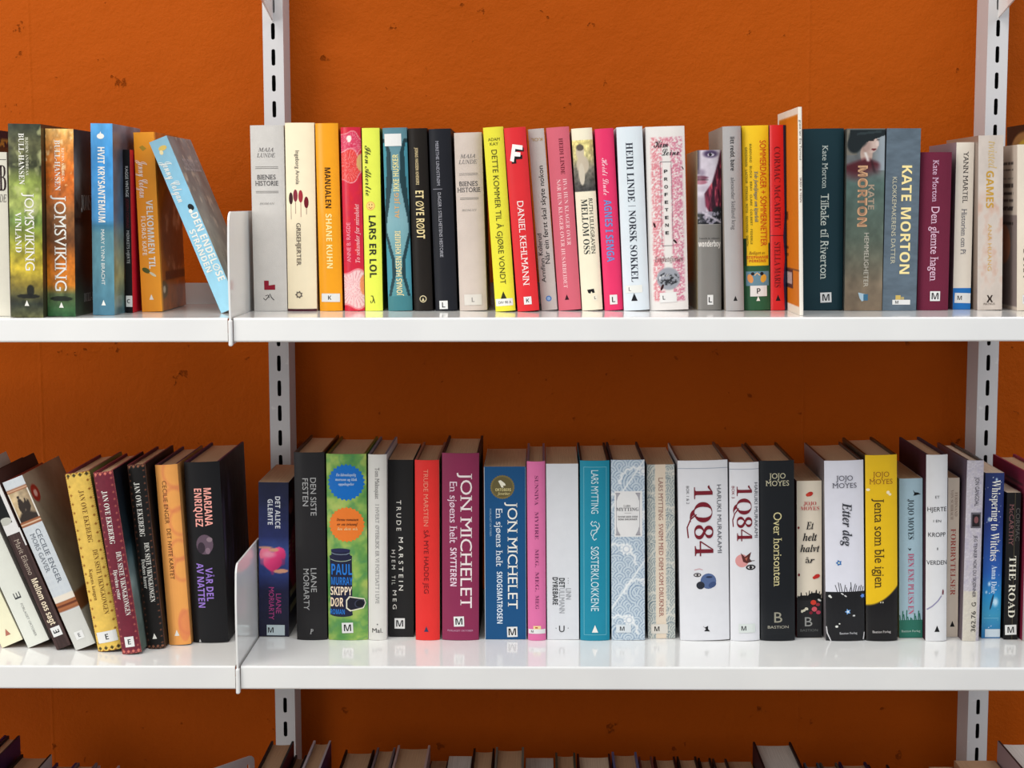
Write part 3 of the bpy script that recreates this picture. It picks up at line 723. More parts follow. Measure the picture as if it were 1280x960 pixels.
B(0, ((53.8, 161), (90.6, 162), (93.6, 395), (56.8, 396)), (200, 120, 50), 'paperback with fiery orange and brown spine and large white saga title', group=G1, kind='p', mat='gloss', paint=p_joms, cover=c_joms, side=(50, 44, 40), edge=(190, 150, 90),
  text=[('BULL-HANSEN', .42, 175.6, 238, 6.6, WH, 's', 'd', au), ('BJØRN ANDREAS', .62, 185, 226, 3.2, (250, 226, 190), 's', 'd', au), ('JOMSVIKING', .5, 244, 363.5, 15, WH, 'z', 'd', None)], art=[('t', .5, 381, 3.6, WH)],
  ctext=[('JOMSVIKING', .026, .118, .35, .43, WH, 's'), ('BULL-HANSEN', .034, .11, .885, .93, WH, 's')])
B(0, ((113.3, 154.5), (143.5, 155), (145, 394.2), (117.8, 394.4)), (80, 150, 205), 'bright blue paperback with bold white title and water scene below', group=G1, kind='p', mat='gloss', paint=p_hvit, cover=c_hvit, side=(90, 110, 130), edge=(200, 200, 196),
  text=[('HVIT KRYSANTEMUM', .47, 184, 277.5, 8.6, WH, 'b'), ('MARY LYNN BRACHT', .5, 286.5, 356, 4.4, (226, 230, 226), 'n', 'd', au)],
  art=[('t', .5, 378.5, 3.4, WH), ('e', .45, 170.5, 4.6, 3.4, WH), ('t', .45, 166.5, 2, WH)])
B(0, ((151.5, 187), (161.2, 187.5), (165.4, 391.2), (155.4, 390.8)), (24, 22, 26), 'slim black spined paperback with a bright red cover', group=G1, kind='p', side=(205, 28, 52), edge=(60, 20, 26), W=.118,
  text=[('KAGGE VINTAGE', .5, 208, 246, 3.6, (206, 206, 206), 'n', 'd', sm), ('JOSEPH CONRAD', .5, 248, 285, 3.4, (92, 30, 34), 'n', 'd', au), ('MØRKETS HJERTE', .5, 288, 329, 3.6, (176, 176, 176), 'n', 'd', None)],
  stick=(.52, 376.5, 10, 14, 'C', {'lh': .36, 'lx': -.1}))
B(0, ((166.6, 165.7), (192.3, 165.7), (202.9, 390), (177.8, 390)), (238, 156, 44), 'orange paperback with white title next to the leaning pale blue book', group=G1, kind='p', mat='gloss', side=(190, 110, 30), cover=c_velkommen, edge=(210, 170, 120), W=.126,
  text=[('Jenny Colgan', .40, 200, 247, 12.5, (255, 250, 240), 'w', 'd', au), ('VELKOMMEN TIL', .62, 250, 336, 8, WH, 'b'), ('FLORAS KAFE', .28, 270, 319, 5.4, (250, 232, 206), 'b')],
  art=[('e', .3, 338, 5.5, 3, (84, 92, 44), -.5), ('e', .62, 343, 5, 1.6, (214, 210, 180), -.6), ('t', .5, 371.5, 3.4, WH), ('p', [(.25, 184), (.42, 182), (.6, 186), (.42, 189)], (176, 142, 48))])
B(0, ((193, 178.3), (215, 170.5), (305, 384), (283, 391.8)), (146, 200, 224), 'pale blue paperback leaning diagonally against the orange paperback', group=G1, kind='p', mat='gloss', paint=p_strand, cover=c_strand, side=(130, 140, 140), edge=(206, 220, 224), W=.126,
  text=[('Jenny Colgan', .46, 0.12, .36, 13, WH, 'w', 'd', au), ('DEN ENDELØSE', .74, .44, .835, 9, WH, 'b'), ('STRANDEN', .30, .52, .768, 7.4, WH, 'b')], ctext=[('DEN ENDELØSE', .03, .112, .13, .20, (176, 180, 184), 'b')],
  art=[('e', .55, .055, 5.5, 3.2, (206, 178, 96)), ('e', .4, .075, 2.4, 3, (222, 206, 160)), ('e', .72, .405, 3.4, 4.6, (40, 42, 44), .4), ('e', .62, .425, 2.4, 2.6, WH)])
# ------------------------------------------------------------------ upper right
def bienes(q, col, lab, dy, st, **kw):
    B(0, q, col, lab, group=G2, mat='cloth', edge=(120, 114, 108),
      text=[('MAJA', .47, 184.8+dy, 189.4+dy, 19, (110, 108, 108), 'i', 'h', au), ('LUNDE', .47, 191.6+dy, 196.4+dy, 23, (110, 108, 108), 'i', 'h', au), ('BIENES', .47, 218+dy, 223.8+dy, 23, (84, 82, 84), 'z', 'h', None),
            ('HISTORIE', .47, 225.6+dy, 231.4+dy, 29, (84, 82, 84), 'z', 'h', None), ('ROMAN', .47, 252.6+dy, 255+dy, 19, (150, 146, 142), 'i', 'h', sm)],
      art=[('r', .14, .82, 208.0+dy, 208.6+dy, (120, 116, 112)), ('r', .14, .82, 209.9+dy, 210.5+dy, (120, 116, 112)), ('r', .14, .82, 238.3+dy, 238.9+dy, (120, 116, 112)), ('r', .14, .82, 240.0+dy, 240.6+dy, (120, 116, 112))]+kw.get('art', []), stick=st)
bienes(((311.4, 157), (355.5, 157), (358.2, 388), (319, 388.6)), (206, 202, 197), 'tall grey-white cloth book directly beside the upper bookend', 0, None,
       art=[('p', [(.33, 350), (.47, 350), (.47, 356), (.66, 355), (.66, 361.5), (.33, 361.5)], (142, 30, 48)), ('l', [(.3, 372), (.36, 374.5), (.46, 370), (.5, 366.5), (.54, 371), (.62, 374.5)], 1.0, (60, 58, 60)), ('l', [(.36, 369), (.44, 368), (.48, 371.5)], .8, (60, 58, 60))])
B(0, ((356.3, 153.5), (392.6, 154), (396.6, 387.4), (360.1, 387.8)), (244, 230, 198), 'cream hardback with four dark red drip shapes on its spine', group=G2, edge=(92, 40, 52), mat='satin', side=(230, 214, 180),
  text=[('Ingeborg Arvola', .42, 188, 229.5, 4.8, (92, 84, 78), 'n', 'd', au), ('GRISEHJERTER', .42, 277.6, 331, 5.4, (84, 70, 62), 'z', 'd', None)],
  art=[('e', .17, 247, 2.6, 7.5, (66, 16, 26)), ('e', .33, 243.5, 2.8, 7.6, (132, 40, 56)), ('e', .51, 244.5, 2.8, 7.8, (160, 44, 56)), ('e', .70, 252, 2.8, 7.2, (112, 22, 36)), ('r', .165, .178, 254, 273, (104, 34, 46)), ('r', .325, .338, 251, 266, (132, 40, 56)), ('r', .505, .518, 252, 270, (150, 44, 56)), ('r', .695, .708, 258, 267, (112, 22, 36)),
       ('*', .4, 367, 5, 7, (110, 100, 90), .7), ('e', .4, 367, 2.2, 2.2, (224, 210, 180)), ('r', 0, 1, 384.8, 388, (84, 34, 46))])
B(0, ((394.2, 154), (422.4, 155), (428.5, 387), (399.9, 387)), (240, 160, 26), 'amber orange hardback with dark title and pale author name', group=G2, edge=(150, 84, 10), mat='gloss', side=(200, 120, 16),
  text=[('MANUALEN', .5, 209, 259, 7.2, (66, 38, 10), 'b'), ('SHANE KUHN', .5, 266, 333.7, 7.2, (250, 232, 160), 'b', 'd', au)], stick=(.5, 370.4, 23, 10.5, 'K', {'lh': .5, 'lx': -.05, 'tilt': -.02}))
B(0, ((426.2, 159.5), (450.3, 159.5), (456.4, 387.3), (430.8, 387.3)), (205, 34, 62), 'red hardback with large flower drawings on its spine', group=G2, mat='gloss', paint=p_flower, side=(190, 30, 50), edge=(120, 20, 40),
  text=[('ANNE B. RAGDE', .28, 277, 326, 5, (244, 150, 166), 'n', 'u', au), ('To sekunder før mirakelet', .72, 254, 327, 5.4, (246, 176, 180), 'I', 'u')])
B(0, ((452.2, 160.3), (474.4, 160.3), (478.5, 387.8), (456.8, 387.8)), (224, 232, 84), 'lemon yellow hardback with handwritten dark author name', group=G2, mat='satin', side=(96, 118, 40), edge=(110, 122, 40),
  text=[('Iben Akerlie', .34, 182, 244, 8.5, (52, 64, 28), 'w', 'd', au), ('LARS ER LOL', .5, 268.6, 346, 8.6, (48, 52, 40), 'b')],
  art=[('e', .42, 256.5, 5.6, 5.6, (236, 180, 92)), ('e', .42, 256.5, 4.4, 4.4, (244, 208, 120)), ('r', .32, .36, 254, 256, (110, 60, 30)), ('r', .48, .52, 254, 256, (110, 60, 30)), ('l', [(.32, 258), (.42, 260), (.52, 258)], .8, (170, 50, 40)),
       ('l', [(.34, 369), (.44, 369), (.56, 378)], 1.1, (70, 76, 30)), ('l', [(.5, 372), (.42, 377), (.34, 378), (.32, 375)], .9, (70, 76, 30))])
B(0, ((478.9, 160.3), (507.7, 160.3), (516.2, 387.8), (484.9, 387.8)), (96, 146, 156), 'teal hardback with dark hourglass curves and a blank white label on top', group=G2, mat='satin', paint=p_hour, side=(60, 110, 120), edge=(40, 74, 84),
  text=[('IKKE HUSKER', .5, 193, 239, 7.2, (224, 214, 150), 'b', 'u'), ('ALT JEG', .5, 241, 272, 5.4, (214, 166, 110), 'b', 'u'), ('JONAS HASSEN KHEMIRI', .5, 288, 369, 7, (226, 212, 160), 'b', 'u', au)], stick=(.42, 175.3, 21, 15.2, '', {}))
B(0, ((510.1, 161), (533.4, 161), (541.4, 387.8), (517.9, 387.8)), (34, 26, 20), 'black-brown hardback with bold sand coloured title', group=G2, mat='satin', side=(22, 20, 20), edge=(14, 12, 12),
  text=[('JONAS HASSEN KHEMIRI', .42, 184.7, 230.7, 3.8, (204, 184, 140), 'b', 'd', au), ('ET ØYE RØDT', .5, 238, 297.6, 10, (228, 208, 154), 'b')], art=[('e', .5, 373, 4.4, 4.4, (214, 200, 160)), ('e', .5, 373, 3.4, 3.4, (34, 26, 20)), ('t', .5, 373.4, 2.1, (214, 200, 160))])
B(0, ((536.2, 161.7), (563, 161.7), (572.2, 388.2), (544.3, 388.4)), (30, 32, 42), 'blue-black hardback with thin grey lettering and square label', group=G2, mat='satin', side=(20, 22, 30), edge=(14, 14, 20),
  text=[('MERETHE LINDSTRØM', .36, 176.6, 232, 3.8, (160, 160, 170), 'z', 'd', au), ('DAGER I STILLHETENS HISTORIE', .38, 240.5, 321, 4, (168, 168, 176), 'z', 'd', None)], art=[('r', .1, .52, 235.8, 236.5, (140, 140, 150))], stick=(.38, 381, 10.5, 10.5, 'L', {'lh': .62}))
bienes(((567.5, 166.5), (602, 166.5), (609, 387.8), (574.9, 388.4)), (207, 193, 183), 'shorter beige cloth book with a faint label, between black and yellow books', 8.6, (.5, 374.5, 22, 13.5, 'L', {'lh': .42, 'ink': (130, 126, 124), 'color': (216, 210, 202)}))
B(0, ((604.2, 160.3), (628.5, 159.7), (645, 388.6), (619.2, 389.7)), (228, 220, 62), 'sulphur yellow hardback tilted left with thin dark capitals', group=G2, mat='matt', side=(190, 180, 60), edge=(90, 92, 50),
  text=[('ADAM', .5, 173.2, 177, 14.5, (66, 64, 28), 'n', 'h', au), ('KAY', .5, 178.8, 182.6, 10.5, (66, 64, 28), 'n', 'h', au), ('DETTE KOMMER TIL Å GJØRE VONDT', .48, 188, 355, 7, (74, 72, 30), 'n', 'd', None), ('DIV 90 A', .5, 376.4, 379.6, 16, (50, 50, 50), 'n', 'h', sm)],
  art=[('t', .45, 369, 5, (58, 58, 34)), ('r', .04, .9, 373.4, 382.4, (230, 230, 226))])
B(0, ((629.9, 160.9), (657, 160.5), (674.3, 387.8), (647.1, 389.7)), (216, 44, 50), 'scarlet hardback with a large tilted white F at the top', group=G2, mat='satin', side=(180, 40, 40), edge=(110, 20, 26),
  text=[('DANIEL KEHLMANN', .5, 251.6, 356.7, 8, (246, 226, 222), 'z', 'd', au)],
  art=[('p', [(.24, 205), (.40, 184), (.84, 186), (.84, 191), (.5, 190), (.5, 195), (.76, 195), (.74, 200), (.46, 200), (.46, 205)], (36, 26, 28)), ('p', [(.18, 201), (.34, 181), (.80, 183.5), (.78, 189), (.46, 187), (.43, 190.5), (.68, 192), (.66, 197), (.40, 196), (.34, 203)], (244, 240, 236))],
  stick=(.5, 375.6, 9.6, 9.8, 'K', {'lh': .5}))
B(0, ((660, 162.2), (680, 161.9), (697, 387), (677.2, 387)), (196, 186, 180), 'slim grey hardback with black handwritten title running upward', group=G2, mat='cloth', side=(170, 160, 156), edge=(120, 112, 110),
  text=[('Når ein først skal skyte nokon', .6, 207.7, 329, 6.2, (40, 36, 38), 'n', 'u', None), ('Kolerud', .2, 291, 318, 5.4, (40, 36, 38), 'n', 'u', au), ('Arnfinn', .28, 322, 352, 5.4, (40, 36, 38), 'n', 'u', au), ('KOL', .5, 173.4, 177.2, 14, (176, 140, 70), 'n', 'x', au)],
  art=[('e', .5, 372.4, 3.6, 3.6, (84, 126, 190)), ('e', .5, 372.4, 2.2, 2.2, (150, 180, 214))])
B(0, ((682, 160.9), (712, 159.7), (725.8, 387), (699.2, 387.8)), (208, 100, 116), 'dusty pink hardback with three lines of small lettering', group=G2, mat='matt', side=(176, 84, 100), edge=(126, 60, 72),
  text=[('HEIDI LINDE', .6, 174, 218.5, 4.8, (112, 32, 46), 's', 'd', au), ('HVA HUN KLAGER OVER', .66, 224, 306.6, 4.6, (246, 204, 206), 's', 'd', None, -.01), ('NÅR HUN KLAGER OVER HUSARBEIDET', .38, 224.5, 359.4, 4.6, (246, 204, 206), 's', 'd', None, -.01)], art=[('t', .4, 371, 3.4, (60, 22, 30))])
B(0, ((713.2, 161.7), (740.9, 161), (752.6, 387.8), (728.7, 387.8)), (240, 232, 206), 'cream hardback with an old photograph of a child on the spine', group=G2, mat='satin', paint=p_photo, side=(220, 210, 184), edge=(130, 124, 108),
  text=[('RUTH LILLEGRAVEN', .72, 248, 317.4, 4.8, (66, 70, 66), 'z', 'd', au), ('MELLOM OSS', .4, 249, 317.4, 7.6, (38, 50, 52), 's')], art=[('p', [(.3, 362), (.62, 361), (.66, 366), (.55, 366.5), (.5, 364), (.44, 367), (.34, 366)], (30, 30, 34))], stick=(.66, 372.4, 6, 7, 'L', {'lh': .5, 'color': (236, 230, 210)}))
B(0, ((742.9, 161.7), (768, 161.7), (779.1, 387.8), (756.8, 387.8)), (224, 52, 102), 'hot pink hardback with blue capitals and white script', group=G2, mat='satin', side=(190, 40, 84), edge=(120, 24, 56),
  text=[('Heidi Linde', .45, 198, 244, 8, (250, 196, 210), 'w', 'd', au), ('AGNES I SENGA', .47, 249.7, 327, 9.2, (104, 142, 204), 'b')], stick=(.5, 374.4, 9.4, 12, 'L', {'lh': .55}))
B(0, ((769.5, 159.5), (803.4, 159.5), (811.6, 388.4), (780, 388.6)), (216, 226, 232), 'icy white hardback with bold dark serif lettering and a divider line', group=G2, mat='satin', side=(200, 208, 214), edge=(104, 110, 118),
  text=[('HEIDI LINDE', .46, 179, 252.4, 8.4, (44, 48, 64), 's', 'd', au), ('NORSK SOKKEL', .47, 263, 352.6, 8.4, (44, 48, 64), 's', 'd', None)], art=[('r', .32, .62, 257.4, 258.0, (110, 114, 124)), ('t', .42, 371.5, 5, (30, 32, 38))], stick=(.42, 361.5, 21, 9.5, 'L', {'lh': .5, 'lx': -.25, 'color': (226, 228, 222), 'ink': (120, 120, 122)}))
B(0, ((805.5, 159.5), (856, 158.6), (859.7, 387.8), (812.6, 387.8)), (226, 216, 214), 'wide white hardback with a pink lace pattern and stacked capitals', group=G2, mat='matt', paint=p_lace, side=(206, 190, 184), edge=(150, 136, 130),
  text=[('Kim', .38, 174.5, 185, 18, (52, 50, 56), 'w', 'h', au), ('Leine', .62, 185.5, 195, 22, (52, 50, 56), 'w', 'h', au)]+[(c, .49, 212.6+9.55*i, 216.6+9.55*i, 4.4, (50, 48, 52), 'b', 'h') for i, c in enumerate('PROFETENE')]+[('Evighetsfjorden', .52, 320.5, 327, 35, (96, 40, 46), 'i', 'h', None)],
  art=[('r', .35, .36, 202.5, 307.4, (110, 104, 110)), ('r', .63, .64, 202.5, 307.4, (110, 104, 110)), ('r', .35, .64, 202.5, 203.2, (110, 104, 110)), ('r', .35, .64, 306.7, 307.4, (110, 104, 110)), ('e', .17, 281, 1.3, 3.4, (62, 22, 26), .3), ('e', .69, 302, 1.2, 3.2, (52, 30, 30), .7), ('e', .33, 359, 1.6, 4.2, (62, 26, 28), -.4), ('e', .93, 211, .7, 2.4, (110, 84, 90), .5)],
  stick=(.48, 371.8, 21, 12.4, 'L', {'lh': .4, 'lx': -.26, 'tilt': .04}))
B(0, ((872, 188.8), (901.4, 187.4), (902.4, 387.3), (872.2, 387.8)), (124, 122, 118), 'short grey hardback with a photo of a red-haired woman on top', group=G2, mat='gloss', paint=p_face, left=(196, 186, 150), side=(110, 108, 104), edge=(60, 52, 40), W=.135,
  text=[('wonderboy', .5, 300.8, 308, 27.6, (232, 228, 222), 'b', 'h'), ('henrik b. nilsson', .5, 296.4, 298.6, 25, (56, 54, 54), 'n', 'h', au)], art=[('r', 0, 1, 280, 280.8, (150, 148, 144))], stick=(.52, 374.6, 7.2, 12.4, 'L', {'lh': .55}))
B(0, ((902.4, 159), (925.8, 158), (929.8, 386.9), (906.9, 387.3)), (168, 166, 166), 'plain mid grey hardback with small lowercase dark lettering', group=G2, mat='matt', left=(150, 140, 130), side=(140, 138, 136), edge=(100, 98, 96), W=.15,
  text=[('litt redd, bare', .5, 171.6, 213, 5, (62, 62, 64), 'b'), ('alexander kielland krag', .5, 221.4, 286, 5, (104, 104, 106), 'n', 'd', au)], art=[('t', .52, 371.5, 3.2, (34, 34, 36))])
B(0, ((927, 157.6), (961.4, 157.6), (962.9, 386.5), (930.8, 386.8)), (236, 196, 34), 'yellow hardback with green lower end and orange capitals', group=G2, mat='satin', side=(200, 150, 40), edge=(150, 110, 20),
  text=[('SOMMERDAGER + SOMMERNETTER', .77, 176, 306.6, 8, (206, 82, 34), 'n', 'd', None), ('Tolv forteljingar om kjærleik', .5, 214, 277, 4.4, (96, 116, 120), 'I', 'd', sm), ('BARDUGO · BLOCK · BRAY · CLARE · COLBERT · FEDERLE', .3, 180, 304, 2.6, (140, 128, 30), 'b', 'd', au), ('GROSSMAN · LACOUR · PERKINS · ROTH · SKOVRON · SMITH', .14, 184, 306, 2.6, (140, 128, 30), 'b', 'd', au), ('Redigert av', .5, 313, 317, 20, (160, 120, 30), 'I', 'h', sm), ('STEPHANIE', .52, 318.8, 322.2, 27, (200, 92, 34), 'b', 'h', au), ('PERKINS', .52, 323.4, 326.6, 21, (200, 92, 34), 'b', 'h', au)],
  art=[('r', 0, 1, 331, 388, (46, 92, 62)), ('r', 0, .12, 297, 331, (40, 76, 46)), ('r', .95, 1, 303, 331, (40, 76, 46)), ('r', .08, .95, 338, 356, (104, 142, 160)), ('e', .24, 347, 3.4, 5.6, (222, 150, 84), .3), ('e', .33, 341, 2.2, 2, (40, 36, 36)), ('e', .74, 347, 3.6, 5.2, (222, 164, 60), -.3), ('e', .68, 341, 2.2, 2.2, (36, 32, 36)), ('l', [(.4, 343), (.5, 340), (.6, 343)], 1.2, (232, 190, 140)), ('t', .53, 372, 3, WH)],
  stick=(.55, 362.6, 21, 13.4, 'P', {'lh': .5}))
B(0, ((962.6, 156.7), (985, 156.7), (986.7, 386.6), (963.9, 386.8)), (206, 34, 36), 'red hardback with dark red lettering and a dark blue edge', group=G2, mat='gloss', side=(30, 40, 70), edge=(60, 20, 26),
  text=[('CORMAC McCARTHY', .45, 183.4, 284.7, 7.2, (112, 14, 22), 's', 'd', au, -.008), ('STELLA MARIS', .42, 301.5, 358, 7.2, (112, 14, 22), 's', 'd', None, -.008)], art=[('r', 0, 1, 292.8, 293.6, (60, 14, 20)), ('t', .45, 371, 3.8, (34, 14, 18)), ('p', [(.84, 157), (1, 157), (1, 387), (.88, 387), (.8, 350), (.9, 320), (.8, 296), (.9, 268), (.86, 220)], (36, 42, 74))])
B(0, ((993.9, 134.2), (1000.8, 133.6), (1003, 396.3), (996.0, 396.6)), (234, 228, 216), 'thin tall white picture book with an orange cover, standing proud of the row', group=G2, kind='h', bulge=.0005, mat='satin', left=(206, 116, 20), side=(230, 224, 212), cover=c_white_frame, cover_left=True, edge=(232, 222, 206), W=.15, Y=-.268,
  text=[('grønt løv  Eva Tormod', .55, 150, 200, 2.6, (96, 84, 76), 'n', 'd', au), ('SKRIV & TEGN', .55, 222, 253, 2.6, (120, 84, 76), 'n', 'd', None)])
B(0, ((1004.5, 161.5), (1056, 161), (1054, 388), (1003.6, 388)), (24, 58, 68), 'wide dark petrol hardback with pale thin serif title', group=G2, mat='satin', side=(18, 46, 56), edge=(14, 32, 38),
  text=[('Kate Morton', .53, 182, 235.5, 7, (196, 206, 200), 'z', 'd', au), ('Tilbake til Riverton', .53, 242, 349, 10.2, (206, 214, 206), 'z', 'd', None)], stick=(.57, 372, 14, 12.6, 'M', {'lh': .66, 'tilt': .03}))
B(0, ((1056.8, 161), (1107.3, 161), (1101, 386.5), (1055.4, 386.7)), (104, 112, 106), 'paperback showing a woman in a dark hat at the top of its spine', group=G2, kind='p', mat='gloss', paint=p_hat, side=(110, 110, 104), edge=(180, 170, 150), W=.15,
  text=[('MORTON', .43, 206.5, 282, 12, (214, 168, 128), 'b', 'd', au), ('MORTON', .43, 208, 280.6, 8.4, (168, 128, 100), 'b', 'd', 'author_outline'), ('KATE', .66, 230, 260.8, 7.4, (170, 152, 132), 'b', 'd', au), ('HEMMELIGHETER', .56, 289.7, 357, 5.8, (196, 190, 176), 'n')],
  art=[('p', [(.36, 364), (.56, 366), (.58, 373), (.46, 375), (.4, 371)], (176, 200, 214)), ('r', .5, .62, 366, 374, (60, 110, 140))])
B(0, ((1108.7, 161), (1151, 160.4), (1145.3, 384.7), (1102.7, 385.4)), (92, 106, 118), 'slate grey paperback with bold cream capitals', group=G2, kind='p', mat='satin', paint=p_grey, left=(70, 80, 90), side=(80, 92, 102), edge=(160, 150, 136), W=.15,
  text=[('KATE MORTON', .62, 206, 339.5, 12.2, (246, 226, 160), 'b', 'd', au), ('KLOKKEMAKERENS DATTER', .27, 220, 327, 5.4, (198, 194, 170), 'n', 'd', None)], art=[('r', .38, .53, 366, 373, (206, 178, 100)), ('r', .54, .63, 368, 372, (176, 160, 110))], stick=(.55, 374.6, 22, 6, 'M', {'lh': .6, 'lx': -.25}))
B(0, ((1151, 190.5), (1189.5, 190.5), (1185.4, 383.4), (1145.7, 384.7)), (108, 34, 58), 'short plum hardback with pale pink serif title', group=G2, mat='cloth', left=(80, 26, 50), side=(86, 28, 54), edge=(56, 18, 34),
  text=[('Kate Morton', .48, 200, 251, 7.2, (214, 176, 200), 'z', 'd', au), ('Den glemte hagen', .5, 257, 348, 10, (224, 186, 206), 'z', 'd', None)], stick=(.55, 366.6, 12.4, 12, 'M', {'lh': .66}))
B(0, ((1196.7, 178.4), (1219.3, 177.8), (1215, 383.9), (1191, 384)), (226, 216, 202), 'cream paperback with a bright blue foot and wide label', group=G2, kind='p', mat='satin', left=(150, 130, 140), side=(190, 180, 170), edge=(206, 196, 180), W=.13,
  text=[('YANN MARTEL', .55, 189, 252.4, 6, (66, 58, 56), 'z', 'd', au), ('Historien om Pi', .52, 259.5, 315.7, 6.4, (92, 92, 104), 'z', 'd', None)], art=[('r', 0, 1, 357.4, 384.5, (34, 112, 186))], stick=(.56, 369.8, 20.5, 12.4, 'M', {'lh': .42, 'lx': -.2, 'tilt': -.03}))
B(0, ((1221.7, 170), (1253.6, 169.4), (1252.2, 384.2), (1219.7, 384.7)), (206, 194, 184), 'beige paperback with gold capitals and a small dark cross mark', group=G2, kind='p', mat='gloss', paint=p_games, left=(150, 132, 120), side=(190, 176, 164), edge=(216, 206, 190), W=.145,
  text=[('twisted', .56, 177, 210, 9.5, (206, 176, 112), 'i'), ('GAMES', .47, 213, 258.5, 9, (194, 150, 52), 'b'), ('ANA HUANG', .48, 278, 336, 4.8, (206, 166, 92), 'n', 'd', au), ('PIATKUS', .48, 375.6, 378.2, 14, (110, 96, 86), 'n', 'h', sm)],
  art=[('p', [(.38, 366), (.44, 366), (.5, 369.2), (.56, 366), (.62, 366), (.55, 370.6), (.63, 375), (.56, 375), (.5, 372), (.44, 375), (.37, 375), (.45, 370.6)], (60, 46, 40))])
B(0, ((1271.6, 181), (1300, 181), (1299, 388.5), (1271, 388.5)), (226, 214, 196), 'book with a beige text-covered back cover at the upper right edge', group=G2, kind='p', mat='satin', left=(206, 192, 178), side=(200, 190, 176), cover=c_text, cover_left=True, edge=(206, 196, 180), W=.13,
  text=[('BOKA', .5, 311, 347, 12, (40, 36, 36), 'b')], stick=(.42, 374.5, 10, 11, 'M', {'lh': .55}))
B(0, ((1303, 152), (1330, 152), (1329, 388), (1302, 388)), (44, 30, 22), 'dark brown book with yellow shapes peeking out at the upper right edge', group=G2, kind='p', mat='satin', left=(52, 34, 22), side=(44, 30, 22), edge=(60, 44, 30), W=.14, Y=-.182,
  cover=lambda U, V, A: put(put(C((50, 32, 22), U), ell(U, V, .52, .14, .35, .10), (146, 110, 66)), ell(U, V, .42, .15, .3, .07), (186, 164, 60)), cover_left=True)
# ------------------------------------------------------------------ lower shelf: painted spines
def frameless(n): return n
def p_mors(U, V, A):
    Y = V*A; n = fbm(U*5, Y*4); img = C((208, 214, 218), U); img = put(img, np.clip(np.sin(U*95)*np.sin(Y*95), 0, 1)*(V < .7)*.25, (160, 172, 190))
    def fr(img, a, b): img = put(img, band(V, a, b, .003), (150, 92, 60)); return put(img, band(V, a+(b-a)*.4, a+(b-a)*.65, .003), (232, 204, 176))
    img = fr(img, .052, .072); ph = grad(U, [(0, (214, 188, 142)), (.5, (206, 184, 150)), (1, (150, 128, 100))])*(.75+.4*n)[..., None]
    ph = put(ph, ell(U, V, .43, .150, .13, .038)+ell(U, V, .42, .105, .06, .009)+ell(U, V, .34, .165, .08, .03)+ell(U, V, .66, .165, .13, .032)+ell(U, V, .68, .128, .05, .008)+ell(U, V, .78, .155, .04, .03)+np.clip((V-.195+.02*np.cos((U-.5)*5)+.02*(n-.5))*60, 0, 1), (62, 52, 46))
    m = band(V, .072, .24, .002)[..., None]; img = img*(1-m)+ph*m; img = put(img, (band(U, 0, .05)+band(U, .95, 1.1))*band(V, .072, .24, .002), (232, 226, 214))
    img = fr(img, .24, .27); img = put(img, band(V, .685, .72, .004), (232, 222, 206)); img = fr(img, .72, .775); img = put(img, band(V, .725, .765, .004), (168, 104, 66)); img = put(img, band(V, .738, .75, .004), (104, 54, 36))
    return put(img, (V > .78)*1., (206, 206, 200))
def c_mors(U, V, A):
    n = fbm(U*4, V*6); img = C((150, 138, 120), U)*(.75+.4*n)[..., None]; img = put(img, band(V, .70, .80, .01), (134, 84, 54)); img = put(img, (V > .8)*1., (186, 180, 172))
    img = put(img, ell(U, V, .12, .12, .09, .05), (150, 40, 34)); return put(img, ell(U, V, .12, .12, .04, .02), (220, 170, 160))
def p_wood(U, V, A): return C((74, 56, 54), U)*(.7+.6*fbm(U*14, V*5))[..., None]
def diamonds(base, dia, rim):
    def f(U, V, A):
        Y = V*A; img = C(base, U)*(.92+.14*fbm(U*6, Y*6))[..., None]; out = img
        for uc, ph in ((.1, 0.), (.88, .18)):
            y = (Y+ph) % .36-.18; out = put(out, np.clip((.075-np.abs(U-uc)-np.abs(y))*30, 0, 1), dia)
        for uc in (.0, .99):
            y = Y % .09-.045; out = put(out, np.clip((.035-np.abs(U-uc)-np.abs(y))*60, 0, 1), dia)
        for yc in (.10, A-.12):
            x = (U+.0) % .25-.125; out = put(out, np.clip((.10-np.abs(x)-np.abs(Y-yc))*30, 0, 1), rim); 
        y2 = np.where(Y < A/2, Y, A-Y); x = (U+.125) % .25-.125; out = put(out, np.clip((.09-np.abs(x)-np.abs(y2-.0))*30, 0, 1), dia)
        return out
    return f
def c_fog(U, V, A):
    n = fbm(U*5, V*8); return grad(V, [(0, (20, 24, 36)), (.4, (34, 56, 66)), (.62, (130, 146, 146)), (1, (104, 120, 112))])*(.65+.6*n)[..., None]
def p_swirl(U, V, A):
    Y = V*A; img = C((240, 166, 88), U)
    for cx, cy, r, a0 in ((.9, .35, .55, 0), (.75, 1.6, .42, 1), (1.0, 2.6, .5, 0), (.8, 3.9, .36, 1), (.9, 4.8, .4, 0), (1.0, A-1.0, .42, 1)):
        d = np.hypot(U-cx, (Y-cy)*.8); img = put(img, np.clip(1-np.abs(d-r)*9, 0, 1)*.55, (222, 124, 84))
    return put(img, ell(U, Y, .78, A-.9, .26, .75)*.6, (228, 128, 88))
def c_natten(U, V, A):
    n = fbm(U*8, V*5); img = C((26, 24, 30), U); k = np.clip((fbm(U*14, V*2.2+3)-.56)*6, 0, 1)*band(V, .08, .7, .1)
    img = put(img, k*.45, (104, 92, 130)); k2 = np.clip(1-np.abs(np.sin(U*22+V*9))*4, 0, 1)*band(V, .5, .72, .03)*(U > .15); img = put(img, k2*.6, (122, 108, 170))
    return put(img, band(V, .868, .93, .004)*(np.sin(U*44) > -.4)*band(U, .38, .7, .02), (236, 110, 96))
